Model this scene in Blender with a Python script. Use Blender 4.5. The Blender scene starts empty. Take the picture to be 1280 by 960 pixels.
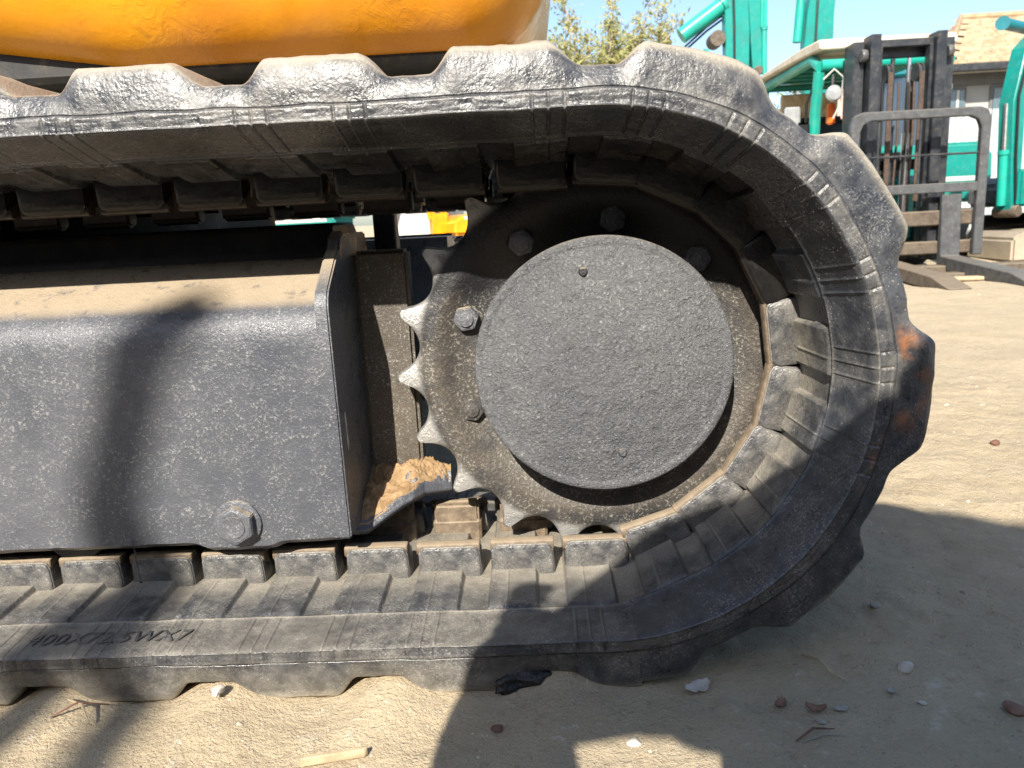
import bpy, bmesh, math, random
import numpy as np
from mathutils import Vector, Matrix
random.seed(7); rng = np.random.default_rng(7)
S = bpy.context.scene; COL = S.collection; PI = math.pi; R = math.radians

# ------------------------------------------------------------------ camera, sky, sun, exposure
CAM_H, CAM_D = 0.427, 0.62
cam = bpy.data.objects.new('camera', bpy.data.cameras.new('camera')); COL.objects.link(cam); S.camera = cam
p_, r_, y_ = R(12.2), R(3.0), R(2.0)
f0 = Vector((-math.sin(y_)*math.cos(p_), math.cos(y_)*math.cos(p_), -math.sin(p_)))
r0 = Vector((math.cos(y_), math.sin(y_), 0)); u0 = r0.cross(f0)
rr = math.cos(r_)*r0 - math.sin(r_)*u0; uu = math.sin(r_)*r0 + math.cos(r_)*u0
M4 = Matrix((rr, uu, -f0)).transposed().to_4x4(); M4.translation = Vector((0, -CAM_D, CAM_H))
cam.matrix_world = M4
cam.data.sensor_width = 36; cam.data.lens = 961/1280*36
cam.data.clip_start = 0.01; cam.data.clip_end = 2000
cam.data.dof.use_dof = True; cam.data.dof.focus_distance = 0.66; cam.data.dof.aperture_fstop = 16

SUN = Vector((-0.26, -1.0, 0.78)).normalized()      # direction towards the sun
el, az = math.asin(SUN.z), math.atan2(SUN.x, SUN.y)
W = bpy.data.worlds.new('World'); S.world = W; W.use_nodes = True
wn = W.node_tree; bg = wn.nodes['Background']; sky = wn.nodes.new('ShaderNodeTexSky')
sky.sky_type = 'NISHITA'; sky.sun_disc = False; sky.sun_elevation = el; sky.sun_rotation = az
sky.air_density = 1.0; sky.dust_density = 1.2; sky.ozone_density = 2.2
wn.links.new(sky.outputs[0], bg.inputs[0]); bg.inputs[1].default_value = 0.108
sl = bpy.data.lights.new('sun', 'SUN'); sl.energy = 5.0; sl.angle = R(0.5); sl.color = (1, 0.93, 0.82)
sun = bpy.data.objects.new('sun', sl); COL.objects.link(sun); sun.rotation_euler = SUN.to_track_quat('Z', 'Y').to_euler()
sun.location = (-3, -8, 8)
S.render.engine = 'CYCLES'
S.view_settings.view_transform = 'Standard'; S.view_settings.look = 'None'
S.view_settings.exposure = 1.12; S.view_settings.gamma = 1.0; S.view_settings.use_curve_mapping = False

# ------------------------------------------------------------------ materials
def nt(name):
    m = bpy.data.materials.new(name); m.use_nodes = True; t = m.node_tree
    return m, t, t.nodes['Principled BSDF']
class G:
    """tiny node-graph helper"""
    def __init__(s, name):
        s.m, s.t, s.b = nt(name); s.co = s.t.nodes.new('ShaderNodeTexCoord').outputs['Object']
    def n(s, ty, **k):
        x = s.t.nodes.new(ty)
        for a, b in k.items(): setattr(x, a, b)
        return x
    def l(s, a, b): s.t.links.new(a, b)
    def noise(s, sc, det=4, rough=.55, co=None, dist=0):
        x = s.n('ShaderNodeTexNoise'); x.inputs['Scale'].default_value = sc; x.inputs['Detail'].default_value = det
        x.inputs['Roughness'].default_value = rough; x.inputs['Distortion'].default_value = dist
        s.l(co or s.co, x.inputs['Vector']); return x.outputs[0]
    def vor(s, sc, feat='F1', co=None, rnd=1):
        x = s.n('ShaderNodeTexVoronoi', feature=feat); x.inputs['Scale'].default_value = sc
        x.inputs['Randomness'].default_value = rnd
        s.l(co or s.co, x.inputs['Vector']); return x.outputs['Distance']
    def ramp(s, src, a, b, lo=0., hi=1.):
        x = s.n('ShaderNodeMapRange'); x.interpolation_type = 'SMOOTHSTEP'
        for i, v in zip(('From Min', 'From Max', 'To Min', 'To Max'), (a, b, lo, hi)): x.inputs[i].default_value = v
        s.l(src, x.inputs['Value']); return x.outputs[0]
    def mth(s, op, a, b=None, c=None):
        x = s.n('ShaderNodeMath', operation=op)
        for i, v in enumerate((a, b, c)):
            if v is None: continue
            if isinstance(v, (int, float)): x.inputs[i].default_value = v
            else: s.l(v, x.inputs[i])
        return x.outputs[0]
    def mix(s, f, a, b):
        x = s.n('ShaderNodeMix', data_type='RGBA')
        for i, v in ((0, f), (6, a), (7, b)):
            if isinstance(v, (int, float)): x.inputs[i].default_value = v
            elif isinstance(v, tuple): x.inputs[i].default_value = (*v, 1)
            else: s.l(v, x.inputs[i])
        return x.outputs[2]
    def attr(s, n): x = s.n('ShaderNodeAttribute', attribute_name=n); return x.outputs['Fac']
    def nz(s):
        g = s.n('ShaderNodeNewGeometry'); q = s.n('ShaderNodeSeparateXYZ'); s.l(g.outputs['Normal'], q.inputs[0]); return q.outputs[2]
    def xyz(s):
        q = s.n('ShaderNodeSeparateXYZ'); s.l(s.co, q.inputs[0]); return q.outputs
    def scaled(s, v):
        q = s.n('ShaderNodeMapping'); q.inputs['Scale'].default_value = v; s.l(s.co, q.inputs[0]); return q.outputs[0]
    def col(s, v):
        if isinstance(v, tuple): s.b.inputs['Base Color'].default_value = (*v, 1)
        else: s.l(v, s.b.inputs['Base Color'])
    def ro(s, v):
        if isinstance(v, (int, float)): s.b.inputs['Roughness'].default_value = v
        else: s.l(v, s.b.inputs['Roughness'])
    def bump(s, h, dist=.001, strn=1.):
        x = s.n('ShaderNodeBump'); x.inputs['Distance'].default_value = dist; x.inputs['Strength'].default_value = strn
        s.l(h, x.inputs['Height'])
        prev = s.b.inputs['Normal'].links
        if prev: s.l(prev[0].from_socket, x.inputs['Normal'])
        s.l(x.outputs[0], s.b.inputs['Normal'])

DUST = (.40, .32, .22)
def rubber():
    g = G('worn_rubber')
    n1 = g.noise(9, 5, .6); n2 = g.noise(60, 6, .62, dist=.3); n3 = g.noise(520, 3, .6); vs = g.vor(260)
    base = g.mix(g.ramp(n2, .3, .75), (.021, .024, .031), (.056, .060, .068))
    d = g.attr('dust')
    dm = g.ramp(g.mth('ADD', d, g.mth('MULTIPLY', g.mth('SUBTRACT', n2, .5), .7)), .05, 1.25)
    base = g.mix(g.ramp(d, -.05, -.35), base, (.0055, .0052, .0055))  # negative dust turns the rubber near-black, which paints shade into it
    dm = g.mth('MULTIPLY', dm, g.ramp(n3, .2, .65, .72, 1.05))
    up = g.ramp(g.nz(), .75, 1.0, 0, .12)
    dm = g.mth('MINIMUM', g.mth('ADD', dm, g.mth('MULTIPLY', up, g.ramp(n1, .3, .7))), .92)
    c = g.mix(dm, base, (.29, .26, .205))
    stre = g.noise(7, 8, .78, dist=1.8); s2 = g.noise(28, 8, .8, dist=2.5)
    fl = g.mth('MULTIPLY', g.ramp(n3, .50, .66), g.ramp(stre, .42, .66))
    c = g.mix(g.mth('MULTIPLY', fl, .48), c, (.34, .33, .31))
    scr = g.mth('MULTIPLY', g.ramp(g.mth('ABSOLUTE', g.mth('SUBTRACT', s2, .5)), .010, .002), g.ramp(stre, .44, .58))
    c = g.mix(g.mth('MULTIPLY', scr, .35), c, (.36, .34, .31))
    sp = g.mth('MULTIPLY', g.ramp(vs, .20, .10), g.ramp(n2, .46, .58))
    c = g.mix(g.mth('MULTIPLY', sp, .5), c, (.40, .38, .35))
    ru = g.mth('MULTIPLY', g.attr('rust'), g.ramp(g.noise(22, 6, .65), .42, .60))
    c = g.mix(g.mth('MULTIPLY', ru, .85), c, (.22, .095, .04))
    g.col(c); g.ro(g.mth('ADD', g.ramp(n2, .3, .7, .26, .44), g.mth('MULTIPLY', dm, .3))); g.b.inputs['Specular IOR Level'].default_value = .55
    g.bump(n1, .003, .3); g.bump(n2, .0013, .5); g.bump(g.mth('ADD', n3, g.mth('MULTIPLY', vs, .6)), .0006, .7)
    return g.m
def speckled(name, ca, cb, fleck=(.42, .41, .39), amt=.6, sc=1., dust=.8, dcol=DUST, rough=(.35, .6), lump=1., warm=None, metal=0., dz0=.55):
    g = G(name)
    n0 = g.noise(5*sc, 4); n1 = g.noise(45*sc, 5, .6); n2 = g.noise(430*sc, 4, .7, dist=.6); v = g.vor(400*sc); n3 = g.noise(700*sc, 2); n4 = g.noise(130*sc, 5, .6)
    c = g.mix(g.ramp(n0, .3, .7), ca, cb)
    if warm: c = g.mix(g.ramp(g.noise(11*sc, 6, .6), .45, .7), c, warm)
    fm = g.mth('MULTIPLY', g.ramp(n2, .545, .63), g.ramp(n1, .34, .62))
    f2 = g.mth('MULTIPLY', g.ramp(v, .24, .12), g.mth('MULTIPLY', g.ramp(n4, .5, .62), .9))
    c = g.mix(g.mth('MULTIPLY', g.mth('MAXIMUM', fm, f2), amt), c, fleck)
    up = g.mth('MULTIPLY', g.ramp(g.nz(), dz0, dz0+.2), g.ramp(g.noise(70, 5, .6), .2, .45))
    c = g.mix(g.mth('MULTIPLY', up, dust), c, dcol)
    g.col(c); g.ro(g.ramp(n1, .3, .7, *rough)); g.b.inputs['Metallic'].default_value = metal
    g.bump(n0, .004*lump, .4); g.bump(n1, .0022*lump, .6); g.bump(g.ramp(n4, .5, .8), .0006*lump, .7); g.bump(n2, .0009*lump, .8)
    return g.m
def simple(name, c, c2=None, rough=.5, sc=12, metal=0, bump=.0008, bsc=60, dust=0., spec=.5, dcol=DUST):
    g = G(name); n1 = g.noise(sc, 5, .6)
    k = g.mix(g.ramp(n1, .35, .7), c, c2 or tuple(x*.75 for x in c))
    if dust: k = g.mix(g.mth('MULTIPLY', g.mth('MAXIMUM', g.ramp(g.nz(), .3, .9), g.ramp(g.noise(sc*2.7, 6, .7), .5, .75)), dust), k, dcol)
    g.col(k); g.ro(g.ramp(n1, .3, .7, rough*.8, min(1, rough*1.2))); g.b.inputs['Metallic'].default_value = metal
    g.b.inputs['Specular IOR Level'].default_value = spec
    if bump: g.bump(g.noise(bsc, 5, .6), bump, .6)
    return g.m
M = {}
M['rubber'] = rubber()
M['frame'] = speckled('speckled_dark_paint', (.058, .063, .076), (.098, .102, .114), amt=.42, sc=.95, dz0=.70, rough=(.24, .42))
M['cover'] = speckled('lumpy_grey_paint', (.080, .083, .090), (.115, .117, .122), amt=.32, sc=.8, dust=.2, lump=3.6, fleck=(.48, .47, .45), rough=(.24, .40))
M['shell'] = None
def sprocket_mat():
    g = G('worn_cast_steel'); o = g.xyz()
    r2 = g.mth('SQRT', g.mth('ADD', g.mth('MULTIPLY', o[0], o[0]), g.mth('MULTIPLY', o[2], o[2])))
    n1 = g.noise(30, 5, .6); n2 = g.noise(330, 4, .7); v = g.vor(330); nb = g.noise(7, 3)
    c = g.mix(g.ramp(nb, .35, .65), (.028, .028, .029), (.078, .070, .058))
    c = g.mix(g.mth('MULTIPLY', g.ramp(n2, .53, .62), .45), c, (.42, .385, .33))
    c = g.mix(g.mth('MULTIPLY', g.ramp(v, .2, .1), .35), c, (.5, .46, .38))
    c = g.mix(g.mth('MULTIPLY', g.ramp(n1, .47, .60), .75), c, (.030, .030, .033))
    ring = g.mth('MULTIPLY', g.ramp(r2, .150, .160), g.ramp(r2, .176, .168))
    c = g.mix(g.mth('MULTIPLY', ring, .55), c, (.05, .04, .03))
    shade_oil = g.mth('MULTIPLY', g.ramp(g.mth('ADD', o[2], g.mth('MULTIPLY', g.mth('SUBTRACT', n1, .5), .10)), .050, .085), .9)  # upper part blackened: oil plus painted-in shade of the belt above
    c = g.mix(shade_oil, c, (.007, .0075, .010))
    w = g.mth('MULTIPLY', g.ramp(r2, .183, .196), g.ramp(n1, .25, .5))
    c = g.mix(g.mth('MULTIPLY', w, .95), c, (.52, .51, .49)); g.col(c)
    g.l(g.mth('MULTIPLY', w, .7), g.b.inputs['Metallic']); g.ro(g.mth('SUBTRACT', .46, g.mth('MULTIPLY', w, .12)))
    g.bump(n1, .0022, .8); g.bump(n2, .0012, .9); return g.m
M['sprocket'] = sprocket_mat()
M['bracket'] = speckled('speckled_brownish_paint', (.045, .040, .036), (.10, .082, .060), amt=.6, sc=1.1)
M['hubdark'] = speckled('oily_black_paint', (.018, .019, .024), (.035, .035, .038), amt=.25, dust=.6, rough=(.3, .5))
M['steelrail'] = simple('rusty_muddy_steel', (.165, .125, .085), (.08, .058, .040), .75, 60, bump=.002, bsc=120, dust=.4)
M['greasy'] = simple('greasy_dark_rubber', (.005, .005, .006), (.013, .012, .011), .35, 50, bump=.0012, bsc=150)  # near-black colour with the shade inside the upper track painted in
M['greasyrail'] = simple('greasy_rusty_rail', (.022, .013, .008), (.008, .006, .006), .5, 60, bump=.002, bsc=120)  # rail colour darkened to paint in the shade of the upper track
M['mud'] = simple('dried_orange_mud', (.34, .23, .13), (.21, .135, .07), .95, 70, bump=.006, bsc=130, spec=.1) #, spec=.1)
M['black'] = simple('black_grease_steel', (.015, .015, .017), (.03, .028, .026), .6, 20, dust=.15)
M['tar'] = simple('sticky_black_tar', (.006, .006, .007), (.015, .014, .013), .28, 90, bump=.006, bsc=160)
def yellow():
    g = G('worn_yellow_paint'); o = g.xyz()
    n1 = g.noise(7, 6, .6); n2 = g.noise(42, 7, .7, dist=.8); n3 = g.noise(150, 3)
    c = g.mix(g.ramp(n1, .35, .7), (.76, .31, .003), (.62, .225, .003))
    c = g.mix(g.mth('MULTIPLY', g.ramp(n2, .66, .74), .08), c, (.8, .45, .08))
    g.col(c); g.ro(g.ramp(n2, .3, .7, .22, .42)); g.b.inputs['Coat Weight'].default_value = .2; g.b.inputs['Coat Roughness'].default_value = .12
    lumps = g.mth('MULTIPLY', g.ramp(n2, .42, .75), g.ramp(g.noise(6, 3), .50, .60))
    g.bump(n1, .008, .25); g.bump(lumps, .0012, .5); g.bump(n3, .0004, .4); return g.m
M['yellow'] = yellow()
M['teal'] = simple('faded_teal_paint', (.004, .215, .18), (.006, .17, .145), .35, 6, dust=.12)
M['teallt'] = simple('bright_teal_paint', (.012, .32, .25), (.01, .25, .20), .35, 6, dust=.1)
M['tealblue'] = simple('worn_blue_teal_paint', (.01, .17, .21), (.01, .13, .15), .4, 6, dust=.1)
M['mast'] = simple('scuffed_black_mast_steel', (.012, .015, .020), (.030, .032, .036), .42, 14, dust=.15)
M['backrest'] = simple('grey_scratched_steel', (.070, .074, .078), (.040, .042, .045), .5, 22, dust=.2)
M['rusted'] = simple('dusty_rusty_steel', (.10, .078, .055), (.06, .043, .032), .7, 18, dust=.25)
M['chain'] = simple('rusty_chain', (.075, .045, .03), (.035, .025, .02), .6, 60)
M['seat'] = simple('black_vinyl', (.012, .013, .014), None, .35, 10)
M['brown'] = simple('brown_board', (.30, .22, .17), (.22, .16, .12), .8, 8)
M['beige'] = simple('weathered_beige_panel', (.62, .50, .33), (.38, .24, .12), .8, 14)
M['white'] = simple('dusty_white_paint', (.56, .55, .51), (.45, .43, .38), .5, 8, dust=.15)
M['roofwhite'] = simple('dusty_canopy_top', (.60, .54, .43), (.45, .4, .32), .8, 12, dust=.3)
M['chrome'] = simple('polished_rod', (.7, .7, .72), (.55, .56, .58), .18, 20, metal=.9, bump=0)
M['lamp'] = simple('clear_lamp_lens', (.30, .31, .31), (.22, .23, .24), .12, 30, bump=.0005)
M['orange'] = simple('orange_lens', (.75, .16, .03), (.6, .12, .02), .25, 12)
M['container'] = simple('dark_blue_container_paint', (.02, .03, .05), (.03, .035, .04), .5, 3, dust=.1)
M['glass'] = simple('dark_window_glass', (.06, .09, .11), (.09, .13, .15), .06, 2, bump=0, spec=.9)
M['blueglass'] = simple('tinted_blue_glass', (.02, .032, .055), (.03, .05, .08), .08, 2, bump=0, spec=.9)
M['wall'] = simple('grey_rendered_wall', (.33, .325, .31), (.29, .285, .275), .85, 2, bump=.002, bsc=30)
M['walldark'] = simple('dark_grey_wall', (.13, .135, .14), (.11, .115, .12), .85, 2)
M['fencewhite'] = simple('white_sheet_metal', (.40, .42, .43), (.34, .36, .37), .4, 2)
M['tile'] = simple('tan_roof_tile', (.36, .25, .15), (.26, .17, .10), .85, 7, bump=.004, bsc=20)
M['concrete'] = simple('stained_concrete', (.34, .29, .22), (.24, .20, .15), .9, 3, bump=.003, bsc=40)
M['leaf'] = None
def leafmat(name, a, b, c3):
    g = G(name); n = g.noise(3, 3); q = g.noise(17, 2)
    c = g.mix(g.ramp(n, .35, .65), a, b); c = g.mix(g.ramp(q, .52, .66), c, c3); g.col(c); g.ro(.6)
    g.b.inputs['Transmission Weight'].default_value = 0.
    tr = g.n('ShaderNodeBsdfTranslucent'); g.l(c, tr.inputs[0]); ad = g.n('ShaderNodeMixShader'); ad.inputs[0].default_value = .35
    out = g.t.nodes['Material Output']; g.l(g.b.outputs[0], ad.inputs[1]); g.l(tr.outputs[0], ad.inputs[2]); g.l(ad.outputs[0], out.inputs[0])
    return g.m
M['leaf'] = leafmat('yellow_green_leaves', (.36, .35, .13), (.26, .28, .11), (.46, .36, .17))
M['leaf2'] = leafmat('olive_leaves', (.12, .18, .04), (.20, .22, .06), (.36, .26, .1))
M['bark'] = simple('grey_brown_bark', (.38, .32, .25), (.26, .21, .16), .9, 20, bump=.01, bsc=40)
M['skin'] = simple('skin', (.50, .30, .21), (.45, .26, .18), .5, 20)
M['shirt'] = simple('grey_cotton', (.15, .17, .2), None, .9, 30)
M['trousers'] = simple('navy_denim', (.04, .055, .09), None, .9, 30)
M['hair'] = simple('dark_hair', (.015, .012, .01), None, .6, 60)
M['phone'] = simple('black_phone_glass', (.01, .01, .012), None, .15, 4, bump=0)
def groundmat():
    g = G('dry_sandy_dirt')
    big = g.noise(.7, 5, .6); n1 = g.noise(7, 6, .62, co=g.scaled((1, 1.6, 1))); n2 = g.noise(55, 6, .68); n3 = g.noise(330, 4, .7); v = g.vor(60); v2 = g.vor(150)
    c = g.mix(g.ramp(n1, .3, .7), (.475, .390, .265), (.405, .33, .222))
    c = g.mix(g.mth('MULTIPLY', g.ramp(big, .45, .7), .5), c, (.40, .35, .26))
    c = g.mix(g.mth('MULTIPLY', g.ramp(n2, .58, .72), .55), c, (.60, .53, .42))
    c = g.mix(g.mth('MULTIPLY', g.ramp(n2, .44, .30), .55), c, (.27, .21, .14))
    c = g.mix(g.mth('MULTIPLY', g.ramp(n3, .60, .74), .38), c, (.26, .21, .155))
    peb = g.mth('MULTIPLY', g.ramp(v2, .24, .16), g.ramp(g.noise(23, 2), .52, .6))
    c = g.mix(g.mth('MULTIPLY', peb, .5), c, (.50, .47, .42))
    wh = g.mth('MULTIPLY', g.ramp(g.noise(4.5, 6, .7, dist=1), .64, .72), g.ramp(n2, .4, .6))
    c = g.mix(g.mth('MULTIPLY', wh, .4), c, (.66, .62, .54))
    g.col(c); g.ro(.95); g.b.inputs['Specular IOR Level'].default_value = .12
    g.bump(n1, .015, .4); g.bump(n2, .007, .9); g.bump(n3, .0026, 1.); g.bump(g.mth('MULTIPLY', peb, 1.), .002, .7)
    return g.m
M['ground'] = groundmat()

# ------------------------------------------------------------------ mesh helpers
def tag(o, label=None, cat=None, group=None, kind=None):
    for k, v in (('label', label), ('category', cat), ('group', group), ('kind', kind)):
        if v: o[k] = v
    return o
def empty(name, loc=(0, 0, 0), rz=0., sc=1., **k):
    o = bpy.data.objects.new(name, None); COL.objects.link(o); o.location = loc; o.rotation_euler = (0, 0, rz); o.scale = (sc,)*3
    o.empty_display_size = .1; return tag(o, **k)
def link(name, me, mat=None, parent=None, loc=None):
    o = bpy.data.objects.new(name, me); COL.objects.link(o)
    if mat is not None and not me.materials: me.materials.append(mat)
    if parent: o.parent = parent
    if loc is not None: o.location = loc
    return o
class MB:
    def __init__(s): s.bm = bmesh.new()
    def _add(s, tmp):
        me = bpy.data.meshes.new('t'); tmp.to_mesh(me); tmp.free(); s.bm.from_mesh(me); bpy.data.meshes.remove(me)
    def box(s, lo, hi, bev=0., rot=None, piv=None, seg=1):
        b = bmesh.new(); bmesh.ops.create_cube(b, size=1)
        lo, hi = Vector(lo), Vector(hi); c = (lo+hi)/2; d = hi-lo
        for v in b.verts: v.co = Vector((v.co.x*d.x, v.co.y*d.y, v.co.z*d.z)) + c
        if bev: bmesh.ops.bevel(b, geom=b.edges[:], offset=bev, segments=seg, affect='EDGES', clamp_overlap=True)
        if rot: bmesh.ops.rotate(b, verts=b.verts, cent=piv or c, matrix=rot)
        s._add(b); return s
    def prism(s, pts, axis, a, b_, bev=0., seg=1):
        """polygon pts (2d) extruded along axis 'X','Y','Z' from a to b_"""
        f = {'X': lambda p, t: (t, p[0], p[1]), 'Y': lambda p, t: (p[0], t, p[1]), 'Z': lambda p, t: (p[0], p[1], t)}[axis]
        b = bmesh.new(); v0 = [b.verts.new(f(p, a)) for p in pts]; v1 = [b.verts.new(f(p, b_)) for p in pts]
        n = len(pts); b.faces.new(v0); b.faces.new(v1[::-1])
        for i in range(n): b.faces.new((v0[i], v1[i], v1[(i+1) % n], v0[(i+1) % n]))
        bmesh.ops.recalc_face_normals(b, faces=b.faces)
        if bev: bmesh.ops.bevel(b, geom=b.edges[:], offset=bev, segments=seg, affect='EDGES', clamp_overlap=True)
        s._add(b); return s
    def tube(s, pts, r, seg=10, cap=True):
        b = bmesh.new(); pts = [Vector(p) for p in pts]; rs = r if isinstance(r, (list, tuple)) else [r]*len(pts)
        rings = []; up = None
        for i, p in enumerate(pts):
            d = (pts[min(i+1, len(pts)-1)] - pts[max(i-1, 0)]).normalized()
            if up is None: up = d.orthogonal().normalized()
            up = (up - d*up.dot(d)).normalized(); w = d.cross(up)
            rings.append([b.verts.new(p + (up*math.cos(2*PI*k/seg) + w*math.sin(2*PI*k/seg))*rs[i]) for k in range(seg)])
        for i in range(len(pts)-1):
            for k in range(seg): b.faces.new((rings[i][k], rings[i][(k+1) % seg], rings[i+1][(k+1) % seg], rings[i+1][k]))
        if cap: b.faces.new(rings[0][::-1]); b.faces.new(rings[-1])
        bmesh.ops.recalc_face_normals(b, faces=b.faces); s._add(b); return s
    def lathe(s, prof, c=(0, 0, 0), axis='Y', seg=48):
        """prof: list of (r, t) along axis"""
        b = bmesh.new(); rings = []
        for r, t in prof:
            ring = []
            for k in range(seg):
                a = 2*PI*k/seg; x, y = r*math.cos(a), r*math.sin(a)
                q = {'Y': (x, t, y), 'X': (t, x, y), 'Z': (x, y, t)}[axis]
                ring.append(b.verts.new(Vector(q)+Vector(c)))
            rings.append(ring)
        for i in range(len(rings)-1):
            for k in range(seg): b.faces.new((rings[i][k], rings[i][(k+1) % seg], rings[i+1][(k+1) % seg], rings[i+1][k]))
        b.faces.new(rings[0]); b.faces.new(rings[-1])
        bmesh.ops.remove_doubles(b, verts=b.verts, dist=1e-6)
        bmesh.ops.recalc_face_normals(b, faces=b.faces); s._add(b); return s
    def mesh(s, name, mat, smooth=None):
        me = bpy.data.meshes.new(name); s.bm.to_mesh(me); s.bm.free()
        if mat: me.materials.append(mat)
        if smooth is not None:
            me.polygons.foreach_set('use_smooth', [True]*len(me.polygons)); me.set_sharp_from_angle(angle=R(smooth))
        return me
    def build(s, name, mat, parent=None, loc=None, smooth=35):
        return link(name, s.mesh(name, mat, smooth), None, parent, loc)

# value noise in numpy
def vnoise(x, y, sc, seed=0):
    X, Y = np.asarray(x)*sc, np.asarray(y)*sc; xi, yi = np.floor(X).astype(np.int64), np.floor(Y).astype(np.int64)
    fx, fy = X-xi, Y-yi; fx, fy = fx*fx*(3-2*fx), fy*fy*(3-2*fy)
    def h(a, b):
        n = (a*374761393 + b*668265263 + seed*982451653) & 0x7fffffff
        n = ((n ^ (n >> 13))*1274126177) & 0x7fffffff
        return (n % 65536)/65535.
    return (h(xi, yi)*(1-fx)+h(xi+1, yi)*fx)*(1-fy) + (h(xi, yi+1)*(1-fx)+h(xi+1, yi+1)*fx)*fy - .5
def fbm(x, y, sc, o=4, seed=0, g=.5): return sum(vnoise(x, y, sc*2**i, seed+i)*g**i for i in range(o))
def sst(a, b, x): t = np.clip((x-a)/(b-a), 0, 1); return t*t*(3-2*t)

# ------------------------------------------------------------------ ground
BCX, BCZ, BR = 0.058, 0.2815, 0.2255            # ring centre of the track's driven end, radius of its inner edge
LUGC = [.177 + .157*k for k in range(-6, 1)] + [.339, .494, .640, .783, .930, 1.078] + [1.078+.152*k for k in range(1, 5)]
def gheight(x, y):
    z = fbm(x, y, 3.0, 4, 11)*.014 + fbm(x, y, 26, 3, 21, .6)*.0045
    z = z*sst(0, .12, np.hypot((x+.3)/3, 0)*0 + 1)
    # ruts left by tracks in the yard
    z += .010*np.sin((y*1.0-x*.35)*9.0 + 2*vnoise(x, y, 1.2, 5))*sst(.5, 1.6, y)*.4
    near = np.exp(-((y-.16)/.22)**4)*sst(.17, .02, x)*(x > -1.7)
    z = z*(1-near*.8) - .001*near
    for c in LUGC[:7]:                       # soil squeezed up between the tread lugs
        vx = BCX + c + .0785 + .010
        if vx < .08: z = z + (.021+.004*math.sin(c*40))*np.exp(-((x-vx)/.036)**2 * 1.0)*np.exp(-((y-.14)/.17)**4)
    z += .006*np.exp(-((x-.30)/.10)**2 - ((y-.12)/.08)**2)
    z += .010*np.exp(-((x+.02)/.05)**2 - ((y-.05)/.04)**2)
    return z
def axis(lo, hi, f, ext, mid=None):
    a = list(np.arange(lo, hi, f)); st, v = f, a[-1]
    while v < ext: st *= 1.13; v += st; a.append(v)
    st, v = f, a[0]; pre = []
    while v > -ext: st *= 1.13; v -= st; pre.append(v)
    return np.array(pre[::-1]+a)
gx, gy = axis(-.75, 1.3, .0065, 600), axis(-.40, 1.1, .0065, 600)
XX, YY = np.meshgrid(gx, gy); ZZ = gheight(XX, YY)*np.exp(-(np.hypot(XX, YY)/30)**2)
ZZ = ZZ - .03*sst(8, 30, np.hypot(XX, YY))
def grid_mesh(name, P, mat, closed_u=False, closed_v=False, smooth=True):
    nv, nu = P.shape[:2]; idx = np.arange(nv*nu).reshape(nv, nu)
    a = idx; 
    if closed_u: a = np.concatenate([a, a[:, :1]], 1)
    if closed_v: a = np.concatenate([a, a[:1]], 0)
    q = np.stack([a[:-1, :-1], a[:-1, 1:], a[1:, 1:], a[1:, :-1]], -1).reshape(-1, 4)
    return quads(name, P.reshape(-1, 3), q, mat, smooth)
def quads(name, V, q, mat, smooth=True):
    me = bpy.data.meshes.new(name); me.vertices.add(len(V)); me.vertices.foreach_set('co', V.astype(np.float32).ravel())
    me.loops.add(q.size); me.loops.foreach_set('vertex_index', q.ravel().astype(np.int32))
    me.polygons.add(len(q)); me.polygons.foreach_set('loop_start', np.arange(0, q.size, 4, dtype=np.int32))
    me.polygons.foreach_set('use_smooth', np.full(len(q), smooth)); me.update(calc_edges=True)
    if mat: me.materials.append(mat)
    return me
tag(link('ground', grid_mesh('ground', np.stack([XX, YY, ZZ], -1), M['ground'])), kind='structure')
def gz(x, y): return float(gheight(np.array([x]), np.array([y]))[0])

# ------------------------------------------------------------------ the yellow excavator: rubber track
EX = empty('tracked_excavator', (0, 0, 0), label='yellow tracked excavator whose worn rubber track and drive sprocket fill the foreground', cat='excavator')
PITCH, NL = .077, 58
LT = PITCH*NL; ST = (LT - 2*PI*BR)/2; TW = .40      # loop length, straight length, track width
def path(s):
    """s -> x, z on the inner edge line, inward normal (nx,nz); s=0 at the lowest point of the driven end"""
    s = np.asarray(s, float); x = np.empty_like(s); z = np.empty_like(s); nx = np.zeros_like(s); nz = np.ones_like(s)
    s = (s + ST) % LT - ST                       # -ST..LT-ST
    b = s < 0; x[b] = BCX+s[b]; z[b] = BCZ-BR
    c = (s >= 0) & (s < PI*BR); t = s[c]/BR
    x[c] = BCX+BR*np.sin(t)*.972; z[c] = BCZ-BR*np.cos(t); nx[c] = -np.sin(t); nz[c] = np.cos(t)
    d = (s >= PI*BR) & (s < PI*BR+ST); x[d] = BCX-(s[d]-PI*BR); z[d] = BCZ+BR; nz[d] = -1
    e = s >= PI*BR+ST; t = (s[e]-PI*BR-ST)/BR
    x[e] = BCX-ST-BR*np.sin(t); z[e] = BCZ+BR*np.cos(t); nx[e] = np.sin(t); nz[e] = -np.cos(t)
    return x, z, nx, nz
G0, MK = .034, .022        # first gap between links, offset of the moulded mark lines
sf = np.arange(-.86, 1.80, PITCH/92)
sc_ = np.arange(1.80, LT-.86, PITCH/10)
s_all = np.concatenate([sf, sc_])
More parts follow.
